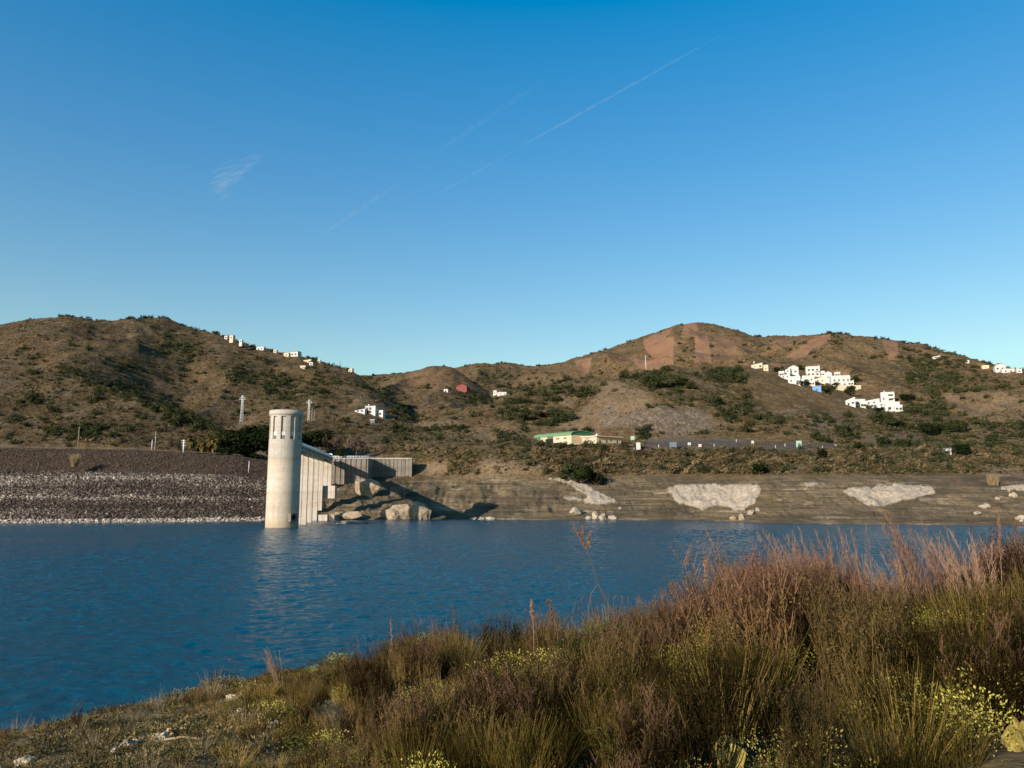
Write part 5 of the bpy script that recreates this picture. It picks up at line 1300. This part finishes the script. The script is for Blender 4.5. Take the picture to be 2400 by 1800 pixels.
# --- plant kits
def plant_dry(seed, n=60, h=.95):
    """bushy dry stems with short upright twigs and seed heads"""
    rng = np.random.default_rng(seed); V, Fc = [], []
    def rib(p, d, L, w, bend, seg=2):
        th = rng.uniform(0, 6.28); s = np.array([math.cos(th), math.sin(th), 0]); b0 = len(V); out = []
        for j in range(seg + 1):
            t_ = j / seg; q = p + d * L * t_ + bend * L * t_ * t_; ww = w * (1 - .7 * t_); V.append(q - s * ww / 2); V.append(q + s * ww / 2); out.append(q)
        for j in range(seg): Fc.append((b0 + 2*j, b0 + 2*j+1, b0 + 2*j+3, b0 + 2*j+2))
        return out
    for i in range(n):
        a = rng.uniform(0, 6.28); r0 = .16 * rng.random() ** .5; L = h * rng.uniform(.5, 1.0)
        ln = .38 * rng.random(); d = np.array([math.cos(a) * ln, math.sin(a) * ln, 1.]); d /= np.linalg.norm(d); bend = np.array([-d[0], -d[1], 0]) * .25 + rng.normal(0, .05, 3)
        p = np.array([r0 * math.cos(a), r0 * math.sin(a), 0.]); ps = rib(p, d, L, .007, bend, 3)
        for k in range(9):
            t_ = rng.uniform(.3, 1.0); q = p + d * L * t_ + bend * L * t_ * t_; a2 = rng.uniform(0, 6.28)
            dd = np.array([math.cos(a2) * .5, math.sin(a2) * .5, 1.]); dd /= np.linalg.norm(dd); l2 = L * rng.uniform(.08, .2)
            e = rib(q, dd, l2, .005, np.zeros(3), 1)[-1]
            for m_ in range(3):
                c = q + dd * l2 * rng.uniform(.4, 1.05) + rng.normal(0, .006, 3); s = rng.uniform(.005, .012); u = rng.normal(size=3); u /= np.linalg.norm(u); b0 = len(V)
                w_ = np.cross(u, dd); V += [c - u * s, c + w_ * s * .8, c + u * s, c - w_ * s * .8]; Fc.append((b0, b0+1, b0+2, b0+3))
    return V, Fc
def plant_plume(seed, n=26, h=1.45, bias=(-.14, 0)):
    """tall grass: thin culms leaning left, each ending in a feathery head"""
    rng = np.random.default_rng(seed); V, Fc = [], []
    def rib(p0, p1, w0, w1):
        th = rng.uniform(0, 6.28); s = np.array([math.cos(th), math.sin(th), 0]); b0 = len(V)
        V.extend([p0 - s * w0 / 2, p0 + s * w0 / 2, p1 + s * w1 / 2, p1 - s * w1 / 2]); Fc.append((b0, b0+1, b0+2, b0+3))
    for i in range(n):
        a = rng.uniform(0, 6.28); r0 = .09 * rng.random() ** .5; L = h * rng.uniform(.62, 1.0); ln = .13 * rng.random()
        d = np.array([math.cos(a) * ln + bias[0] * rng.uniform(.5, 1.2), math.sin(a) * ln + bias[1], 1.]); d /= np.linalg.norm(d)
        bend = np.array([bias[0] * rng.uniform(.2, 1.4), rng.normal(0, .05), -.03]); p = np.array([r0 * math.cos(a), r0 * math.sin(a), 0.])
        f = lambda t_: p + d * L * t_ + bend * L * t_ * t_
        for j in range(5): rib(f(j / 5), f((j + 1) / 5), .0065 - .0008 * j, .0057 - .0008 * j)
        for k in range(46):
            t_ = rng.uniform(.50, 1.0); q = f(t_); a2 = rng.uniform(0, 6.28); l2 = L * .11 * (1.25 - t_) * 1.6 + .015
            dd = d * 1.0 + np.array([math.cos(a2), math.sin(a2), 0]) * .32 + bend * .6; dd /= np.linalg.norm(dd); rib(q, q + dd * l2 * rng.uniform(.5, 1), .0042, .0018)
    return V, Fc
def plant_leafy(seed, n, h, r, leaf_l, leaf_w, up=.4):
    rng = np.random.default_rng(seed); V, Fc = [], []
    for i in range(n):
        z = h * rng.random() ** .7; rr = r * math.sqrt(rng.random()) * (1 - .35 * (z / h) ** 2); a = rng.uniform(0, 6.28); p = np.array([rr * math.cos(a), rr * math.sin(a), z])
        d = np.array([math.cos(a + rng.normal(0, .7)), math.sin(a + rng.normal(0, .7)), up + rng.normal(0, .4)]); d /= np.linalg.norm(d); s = np.cross(d, rng.normal(size=3)); s /= np.linalg.norm(s) + 1e-6
        l, w = leaf_l * rng.uniform(.6, 1.2), leaf_w * rng.uniform(.7, 1.2); b0 = len(V); V += [p, p + d * l * .45 + s * w / 2, p + d * l, p + d * l * .45 - s * w / 2]; Fc.append((b0, b0+1, b0+2, b0+3))
    return V, Fc
def kit(name, mat, VF): return np_mesh(name, np.array(VF[0]), np.array(VF[1]), M[mat], False, link=False)
GOLD = [kit('golden_grass', 'gold', blades(200 + s, 120, .40, .24, .55, .006, 4, (0, 0), .12)) for s in range(3)]
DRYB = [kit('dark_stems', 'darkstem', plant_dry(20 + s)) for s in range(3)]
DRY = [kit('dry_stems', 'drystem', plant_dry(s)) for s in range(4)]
OLIVE = [kit('olive_grass', 'olivestem', blades(10 + s, 130, .8, .26, .42, .0065, 4, (0, 0), .12)) for s in range(4)]
PLUME = [kit('plume_grass', 'plume', plant_plume(30 + s)) for s in range(4)]
STRAW = [kit('straw', 'palestraw', blades(50 + s, 45, .45, .18, .5, .005, 3)) for s in range(2)]
HERB = [kit('herb', 'herb', plant_leafy(60 + s, 240, .26, .24, .042, .014)) for s in range(3)]
YEL = [kit('yellow_leaves', 'yellow', plant_leafy(70 + s, 260, .24, .20, .019, .010, .9)) for s in range(3)]
LOW = [kit('low_herb', 'groundherb', plant_leafy(80 + s, 110, .09, .17, .035, .012, .8)) for s in range(3)]
GREEN = [kit('green_bush', 'greenbush', plant_leafy(90 + s, 900, .8, .42, .10, .016, .9)) for s in range(2)]

rng = np.random.default_rng(77)
def near_hit(px, py):
    u, dy, dz = [float(q) for q in ray(px, py)]
    for Y in np.arange(3.2, 17, .05):
        t_ = Y / dy
        if EYE + dz * t_ <= near_z(u * t_, Y): return Vector((u * t_, Y, float(near_z(u * t_, Y))))
    return None
# height of the thicket in metres as a function of horizontal direction (photo column)
thick = lambda px: np.interp(px, [380, 560, 700, 850, 1000, 1150, 1300, 1450, 1600, 1750, 1900, 2050, 2250, 2500], [0, .10, .26, .46, .64, .66, .70, .70, .78, .92, .95, .85, 1.0, 1.05])
def put(n, kits, hfun, dens, ybounds=(3.8, 12.5), xr=(-12, 18), hnat=1.0, mi0=0):
    pts, sc, ro, ix = [], [], [], []
    while len(pts) < n:
        x = rng.uniform(*xr); y = rng.uniform(*ybounds) ; px, py = project(x, y, near_z(x, y))
        if px < -500 or px > 3600: continue
        yc = 11.8 - .13 * x
        if y > yc + 1.2: continue
        if rng.random() > dens(px, py, x, y): continue
        if (abs(px - 1722) < 66 and y < 5.35) or (abs(px - 2398) < 60 and y < 5.0) or (abs(px - 1342) < 36 and y < 5.9): continue
        s = hfun(px, x, y) / hnat * rng.uniform(.55, 1.1) * (1.25 if rng.random() < .12 else 1)
        if s < .1: continue
        z = float(near_z(x, y)); pts.append((x, y, z - .02)); sc.append((s * rng.uniform(.9, 1.3), s * rng.uniform(.9, 1.3), s)); ro.append((rng.normal(0, .08), rng.normal(0, .08), rng.uniform(0, 6.28))); ix.append(int(rng.integers(len(kits))))
    return pts, sc, ro, ix
patch = lambda x, y, s, o: float(vnoise(np.array(x / s + o), np.array(y / s - o)))
nearcut = lambda y: 1.0 if y > 5.2 else .55 + .3 * (y - 3.8)
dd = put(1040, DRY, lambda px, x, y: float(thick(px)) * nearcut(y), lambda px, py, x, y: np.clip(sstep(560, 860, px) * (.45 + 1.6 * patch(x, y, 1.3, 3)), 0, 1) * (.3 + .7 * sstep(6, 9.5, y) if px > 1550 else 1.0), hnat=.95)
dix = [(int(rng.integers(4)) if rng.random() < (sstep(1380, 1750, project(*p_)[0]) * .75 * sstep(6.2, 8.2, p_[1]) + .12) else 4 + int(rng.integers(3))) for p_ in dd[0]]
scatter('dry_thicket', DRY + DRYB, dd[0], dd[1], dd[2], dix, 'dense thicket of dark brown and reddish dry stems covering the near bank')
oo_ = put(1100, OLIVE, lambda px, x, y: max(.22, float(thick(px)) * .8) * nearcut(y), lambda px, py, x, y: np.clip(sstep(330, 800, px) * (.5 + 1.1 * patch(x, y, 1.2, 9)) + .25 * sstep(1700, 2300, px), 0, 1) * (.45 + .55 * sstep(11, 7, y)), hnat=.8)
scatter('olive_grass', OLIVE, *oo_, 'olive green grass growing through the dry thicket on the near bank')
gg = put(330, GOLD, lambda px, x, y: float(np.interp(px, [350, 520, 700, 900], [.08, .16, .26, .28])), lambda px, py, x, y: float(np.interp(px, [300, 480, 600, 740, 950, 2400], [0, .7, 1, .7, .12, .08])), hnat=.40, ybounds=(4.5, 12.5))
scatter('golden_grass', GOLD, *gg, 'golden dry grass between the bare slope and the dark thicket')
hh = put(700, HERB + YEL, lambda px, x, y: .9, lambda px, py, x, y: np.clip(sstep(500, 900, px) * (.4 + .9 * patch(x, y, .9, 21)) * (.45 if 800 < px < 1700 else 1), 0, 1) * (1 if y < 8 else .45), hnat=1.0)
yy_ = put(560, YEL, lambda px, x, y: rng.uniform(.5, 1.25), lambda px, py, x, y: np.clip((py > 1545) * (px > 960) * (.04 + .35 * (px > 1600) + 1.3 * patch(x, y, .8, 55) * (1 if py > 1650 or px > 1550 else .12)), 0, 1), hnat=1.0)
scatter('yellow_leaves', YEL, [(a_, b_, c_ + rng.uniform(.03, .38) * min(1, max(0, (b_ - 4.5) / 2))) for a_, b_, c_ in yy_[0]], yy_[1], yy_[2], yy_[3], 'pale yellow leaves catching the sun through the thicket')
hix = [int(rng.integers(3)) if rng.random() > .16 + .18 * (0.5 < patch(p[0], p[1], 1.1, 40) + .3) else 3 + int(rng.integers(3)) for p in hh[0]]
scatter('low_herbs', HERB + YEL, hh[0], hh[1], hh[2], hix, 'low green herbs with yellow leaves at the foot of the thicket')
ll = put(2400, LOW, lambda px, x, y: rng.uniform(.6, 1.3), lambda px, py, x, y: (1.0 if px < 700 else .35), hnat=1.0, ybounds=(4.5, 14))
scatter('ground_cover', LOW, *ll, 'short dry ground cover on the bare slope at lower left')
ss = put(170, STRAW, lambda px, x, y: rng.uniform(.5, 1.0), lambda px, py, x, y: .3 + .5 * (px < 900), hnat=1.0, ybounds=(5, 13))
scatter('straw', STRAW, *ss, 'pale dry straw tufts scattered over the near bank')

# --- individual plants that stand out
def plant(name, me, px, py_base, py_top, Y, label, cat, group=None, hnat=1.0, rz=None, sx=1.0):
    x = at(px, py_base, Y).x; z = float(near_z(x, Y)); top = at(px, py_top, Y).z
    s = (top - z) / hnat
    o = bpy.data.objects.new(name, me); COL.objects.link(o); o.location = (x, Y, z - .02); o.scale = (s * sx, s * sx, s); o.rotation_euler = (0, 0, rng.uniform(-.5, .5) if rz is None else rz)
    tag(o, label, cat, group); return o
pg = 'pink plume grasses standing above the thicket'
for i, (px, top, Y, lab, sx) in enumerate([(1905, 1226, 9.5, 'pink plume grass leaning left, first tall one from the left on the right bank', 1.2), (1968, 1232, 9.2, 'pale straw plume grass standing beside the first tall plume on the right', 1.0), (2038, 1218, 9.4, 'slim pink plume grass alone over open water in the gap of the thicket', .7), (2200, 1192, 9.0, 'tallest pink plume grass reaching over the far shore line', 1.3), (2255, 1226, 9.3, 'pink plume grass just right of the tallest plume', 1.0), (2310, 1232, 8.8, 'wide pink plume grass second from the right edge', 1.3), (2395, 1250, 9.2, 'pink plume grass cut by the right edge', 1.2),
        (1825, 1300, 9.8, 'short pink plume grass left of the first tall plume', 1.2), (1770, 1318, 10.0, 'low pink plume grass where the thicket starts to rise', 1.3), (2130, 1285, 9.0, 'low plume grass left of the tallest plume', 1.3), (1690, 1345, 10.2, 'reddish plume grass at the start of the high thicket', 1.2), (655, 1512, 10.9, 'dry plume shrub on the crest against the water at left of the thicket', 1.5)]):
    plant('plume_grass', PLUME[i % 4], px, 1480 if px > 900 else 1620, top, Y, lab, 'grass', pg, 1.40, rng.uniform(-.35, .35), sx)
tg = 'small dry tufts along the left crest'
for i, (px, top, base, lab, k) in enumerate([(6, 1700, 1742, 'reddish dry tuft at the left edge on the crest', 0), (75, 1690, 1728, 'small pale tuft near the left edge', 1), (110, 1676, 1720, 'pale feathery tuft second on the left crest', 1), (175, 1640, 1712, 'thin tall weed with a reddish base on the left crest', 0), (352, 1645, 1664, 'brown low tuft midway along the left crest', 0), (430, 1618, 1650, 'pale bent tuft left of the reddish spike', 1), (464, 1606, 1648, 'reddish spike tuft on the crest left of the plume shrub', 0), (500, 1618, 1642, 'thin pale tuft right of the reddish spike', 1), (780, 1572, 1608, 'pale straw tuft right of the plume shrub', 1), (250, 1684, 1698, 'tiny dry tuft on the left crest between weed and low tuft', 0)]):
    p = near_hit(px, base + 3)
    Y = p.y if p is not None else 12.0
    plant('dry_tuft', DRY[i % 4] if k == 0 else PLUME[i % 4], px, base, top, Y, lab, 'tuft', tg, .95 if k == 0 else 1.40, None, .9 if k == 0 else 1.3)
for i, (px, top, Y, lab, sx) in enumerate([(1425, 1462, 8.6, 'bright green leafy bush amid the brown thicket', 1.1), (1350, 1500, 8.0, 'darker green leafy bush at the lower left of the bright one', 1.0), (1520, 1500, 8.3, 'green leafy bush half hidden right of the bright one', .8)]):
    plant('green_bush', GREEN[i % 2], px, 1600, top, Y, lab, 'bush', 'green leafy bushes in the thicket', .8, None, sx)
def spike(label, pts_px, Y, heads, branches=()):
    """a single tall weed: stem polyline in photo columns, feathery head"""
    ps = [at(px, py, Y) for px, py in pts_px]; base = ps[0].copy(); base.z = float(near_z(base.x, base.y)); root = empty('tall_weed', base); tag(root, label, 'weed')
    st = MB(); lst = [Vector((0, 0, 0))] + [p - base for p in ps]
    st.tube(lst, [.005] + list(np.linspace(.0045, .002, len(ps))), 6)
    for br in branches: st.tube([at(px, py, Y) - base for px, py in br], .004, 5)
    st.build('stem', M['plume'], root)
    V, Fc = [], []
    for (ax, ay), (bx, by), n, ln in heads:
        A, B = np.array(at(ax, ay, Y) - base), np.array(at(bx, by, Y) - base); d = (B - A) / np.linalg.norm(B - A)
        for k in range(n):
            t_ = rng.random(); q = A + (B - A) * t_; a = rng.normal(size=3); dd_ = d + a * .38; dd_ /= np.linalg.norm(dd_); s = np.cross(dd_, rng.normal(size=3)); s /= np.linalg.norm(s); L = ln * rng.uniform(.4, 1) * (1.2 - .6 * t_); b0 = len(V)
            V += [q - s * .002, q + s * .002, q + dd_ * L + s * .0012, q + dd_ * L - s * .0012]; Fc.append((b0, b0+1, b0+2, b0+3))
            for _ in range(2):
                c = q + dd_ * L * rng.uniform(.3, 1.0); w_ = rng.normal(size=3) * .005; z_ = rng.normal(size=3) * .005; b0 = len(V); V += [c - w_, c + z_, c + w_, c - z_]; Fc.append((b0, b0+1, b0+2, b0+3))
    np_mesh('seed_head', np.array(V), np.array(Fc), M['plume'], False, parent=root)
e8 = lambda x, y: (1200 + x / 4.424, 1220 + y / 4.424)
spike('tall forked weed with a reddish feathery head rising alone over the water', [e8(1090, 1080), e8(1040, 950), e8(980, 830), e8(890, 660), e8(860, 560), e8(800, 380), e8(770, 270)], 8.8,
      [(e8(775, 300), e8(650, 65), 90, .07), (e8(775, 300), e8(810, 130), 80, .07), (e8(720, 200), e8(740, 70), 50, .06)], [[e8(890, 660), e8(820, 760), e8(790, 960), e8(785, 1100)], [e8(770, 280), e8(700, 150), e8(640, 70)], [e8(770, 280), e8(810, 150)]])
spike('thin weed with a reddish spike leaning left above the right thicket edge', [e8(2240, 760), e8(2200, 600), e8(2120, 380), e8(2080, 240)], 9.2, [(e8(2090, 270), e8(2010, 85), 70, .035)])
spike('thin weed with a fluffy round head over the thicket', [e8(1660, 930), e8(1655, 800)], 9.0, [(e8(1655, 800), e8(1645, 660), 80, .06)])
spike('slender grey weed just left of the leaning reddish spike', [e8(2010, 800), e8(2005, 600)], 9.3, [(e8(2005, 640), e8(2000, 380), 150, .05)])
spike('narrow brown weed spike at the left of the green bush', [e8(225, 1200), e8(215, 1000)], 8.6, [(e8(215, 1040), e8(205, 840), 190, .055)])
spike('pale weed spike leaning left near the brown spike', [e8(470, 1150), e8(430, 1000)], 8.8, [(e8(440, 1030), e8(375, 830), 170, .05)])
spike('thin dark weed standing left of the thicket over the water', [(1072, 1560), (1068, 1500)], 9.8, [((1068, 1520), (1062, 1420), 150, .05)])
spike('slim weed against the water above the tan stone', [(922, 1590), (920, 1530)], 10.2, [((920, 1545), (916, 1455), 150, .05)])
spike('grey weed spike on the far right crossing the shore', [(2350, 1400), (2345, 1300)], 8.6, [((2346, 1310), (2340, 1190), 190, .06)])

# --- stones
for i, (px, py, w, h, lab, m) in enumerate([(1722, 1799, 100, 74, 'big yellow lichened stone at the bottom of the picture', 'lichen'), (2398, 1758, 74, 70, 'rough yellow stone at the right edge near the bottom', 'lichen'), (1342, 1738, 38, 30, 'small bright yellow stone among the herbs', 'lichen'), (1218, 1766, 30, 22, 'yellow stone at the bottom left of the bright one', 'lichen'),
        (904, 1592, 36, 16, 'flat tan stone at the thicket edge by the water', 'stone'), (395, 1728, 34, 20, 'pale stone right of a larger one on the bare slope', 'stone'), (432, 1718, 44, 22, 'largest pale stone on the bare lower left slope', 'stone'), (372, 1736, 40, 16, 'flat pale stone at the left of the stone row', 'stone'), (290, 1758, 36, 18, 'pale stone below the stone row', 'stone'), (268, 1768, 24, 14, 'small stone touching the pale one below the row', 'stone'), (316, 1748, 22, 14, 'small pale stone between the row and the lower stone', 'stone'),
        (215, 1745, 40, 12, 'flat tan slab at the left of the bare slope', 'stone'), (562, 1672, 20, 10, 'small white stone near the plume shrub', 'stone'), (545, 1640, 34, 10, 'flat stone on the crest left of the plume shrub', 'stone'), (460, 1706, 24, 14, 'small stone above the largest pale stone', 'stone'), (60, 1795, 40, 18, 'tan stone in the lower left corner', 'stone'), (640, 1705, 22, 14, 'yellowish stone at the thicket edge lower left', 'stone'), (845, 1600, 22, 12, 'small stone left of the flat tan one', 'stone')]):
    p = near_hit(px, py)
    if p is None: continue
    wm, hm = px2m(w, p.y), px2m(h, p.y)
    rock('stone', p + Vector((0, wm * .2, hm * .22)), (wm * 1.1, wm * .9, hm * 1.25), M[m], lab, 'stone', 'yellow stones under the thicket' if m == 'lichen' else 'pale stones on the near bank', 300 + i, rng.uniform(0, 3), 3, .3, 8)
bp = near_hit(448, 1742)
if bp is not None:
    o = MB().tube([(-.28, 0, .03), (-.1, .02, .05), (.1, -.01, .04), (.3, .03, .07)], [.012, .014, .012, .006], 6).build('stick', M['palestraw']); o.location = bp; tag(o, 'thin bleached stick lying across the bare slope below the stones', 'stick')
# yellow leafy patches that catch the sun
for i, (px, py, s, lab) in enumerate([(1720, 1640, 1.3, 'yellow leafy clump left of the sunlit patch on the right bank'), (1770, 1625, 1.2, 'yellow leafy clump in the middle of the sunlit patch'), (1820, 1630, 1.5, 'largest yellow leafy clump of the sunlit patch'), (1935, 1620, 1.2, 'pale yellow leafy clump right of the sunlit patch'), (2010, 1650, 1.0, 'small yellow leafy clump below the plume grasses'), (2330, 1600, 1.5, 'yellow flowering clump near the right edge, upper one'), (2375, 1665, 1.6, 'yellow flowering clump near the right edge, lower one'), (1250, 1760, 1.2, 'yellow leaves beside the small bright stone at the bottom'), (1130, 1700, .8, 'small yellow leaf clump in the dark thicket foot'), (640, 1690, 1.2, 'golden leafy clump where the bare slope meets the thicket'), (2180, 1790, 1.4, 'yellow herb clump at the bottom right')]):
    p = near_hit(px, py)
    if p is None: continue
    o = bpy.data.objects.new('yellow_plant', YEL[i % 3]); COL.objects.link(o); o.location = p + Vector((0, 0, .12 if px > 1000 else 0)); o.scale = (s * .95, s * .8, s * .72); o.rotation_euler = (0, 0, i * 1.3)
    tag(o, lab, 'plant', 'yellow leafy clumps on the near bank')

# ------------------------------------------------------------------ contrails and cirrus (thin volumes far above)
def sky_tube(name, a, b_, Ya, Yb, rad, dens, label, cat, seed, n=46, wob=.25):
    rng = np.random.default_rng(seed); A, B = at(*a, Ya), at(*b_, Yb); pts, rr = [], []
    for i in range(n):
        t_ = i / (n - 1); q = A.lerp(B, t_) + Vector(rng.normal(0, rad * .14, 3)); pts.append(q); e = min(1, 4 * t_ + .05, 4 * (1 - t_) + .05)
        rr.append(rad * e * (1 + wob * rng.normal()) * (1 if True else 0) + rad * .12)
    rr = [max(r_, rad * .1) for r_ in rr]
    o = MB().tube([p - A for p in pts], rr, 10).build(name, mat_volume(name + '_vapour', dens)); o.location = A; tag(o, label, cat); return o
sky_tube('contrail', (1706, 74), (1180, 366), 9000, 12000, 18, .0024, 'thin white vapour trail slanting across the upper right of the sky', 'contrail', 1)
sky_tube('contrail', (1210, 352), (1000, 468), 12000, 13200, 18, .0012, 'fainter lower end of the thin vapour trail', 'contrail', 4)
sky_tube('contrail', (1300, 172), (1010, 365), 9500, 11200, 40, .00028, 'broad faint vapour trail left of the thin one', 'contrail', 2, wob=.3)
sky_tube('contrail', (960, 412), (740, 560), 11300, 13000, 30, .0007, 'lower bright stretch of the broad faint vapour trail', 'contrail', 3, wob=.35)
def cirrus():
    A = at(545, 405, 10500); rng = np.random.default_rng(8); mb = MB()
    for i in range(130):
        t_ = rng.random() ** 1.4; px = 510 + 112 * t_ + rng.normal(0, 6); py = 436 - 74 * t_ + rng.normal(0, 17 * (1 - .65 * t_)); Y = 10500 + rng.uniform(-300, 300)
        L = rng.uniform(22, 52) * (1.15 - .6 * t_); a, b_ = at(px - L * .5, py + L * .16, Y), at(px + L * .5, py - L * .24, Y); m_ = a.lerp(b_, .5) + Vector(rng.normal(0, 16, 3))
        r_ = rng.uniform(10, 30) * (1.15 - .6 * t_)
        mb.tube([a - A, a.lerp(m_, .5) - A, m_ - A, m_.lerp(b_, .5) - A, b_ - A], [r_ * .1, r_ * .7, r_, r_ * .7, r_ * .1], 8)
    o = mb.build('cirrus_cloud', mat_volume('cirrus_vapour', .0012)); o.location = A; tag(o, 'small feathery white cirrus cloud in the left half of the sky', 'cloud')
cirrus()

# ------------------------------------------------------------------ light, sky, camera
w = bpy.data.worlds.new('World'); SC.world = w; w.use_nodes = True
nt = w.node_tree; bg = nt.nodes['Background']
sky = nt.nodes.new('ShaderNodeTexSky'); sky.sky_type = 'NISHITA'; sky.sun_disc = False
sky.sun_elevation = SUN_EL
sun_dir = Vector((-math.sin(SUN_AZ) * math.cos(SUN_EL), -math.cos(SUN_AZ) * math.cos(SUN_EL), math.sin(SUN_EL)))   # towards the sun
sky.sun_rotation = math.atan2(sun_dir.x, sun_dir.y)
sky.air_density = 1.4865; sky.dust_density = 0.363; sky.ozone_density = 2.352; sky.altitude = 0
hsv = nt.nodes.new('ShaderNodeHueSaturation'); hsv.inputs['Saturation'].default_value = 1.633; hsv.inputs['Hue'].default_value = .5162
gam = nt.nodes.new('ShaderNodeGamma'); gam.inputs[1].default_value = .7037
nt.links.new(sky.outputs[0], hsv.inputs['Color']); nt.links.new(hsv.outputs[0], gam.inputs[0]); tint = nt.nodes.new('ShaderNodeMix'); tint.data_type = 'RGBA'; tint.blend_type = 'MULTIPLY'; tint.inputs[0].default_value = 1; tint.inputs[7].default_value = (.8525, 1, 1.0857, 1)
nt.links.new(gam.outputs[0], tint.inputs[6]); nt.links.new(tint.outputs[2], bg.inputs[0]); bg.inputs[1].default_value = .141
sl = bpy.data.lights.new('sun', 'SUN'); sl.energy = 5.0; sl.angle = R(.5); sl.color = (1.0, .88, .76)
so = bpy.data.objects.new('sun', sl); COL.objects.link(so); so.rotation_euler = sun_dir.to_track_quat('Z', 'Y').to_euler()

cam = bpy.data.cameras.new('camera'); cam.sensor_width = 36; cam.lens = F / 2400 * 36; cam.clip_start = .1; cam.clip_end = 60000
co = bpy.data.objects.new('camera', cam); COL.objects.link(co); co.location = (0, 0, EYE); co.rotation_euler = (math.pi / 2 + PITCH, 0, 0)
SC.camera = co
vs = SC.view_settings; vs.view_transform = 'Standard'; vs.look = 'None'; vs.exposure = 0.75; vs.gamma = 1
SC.cycles.max_bounces = 6; SC.cycles.transparent_max_bounces = 16; SC.cycles.volume_bounces = 0
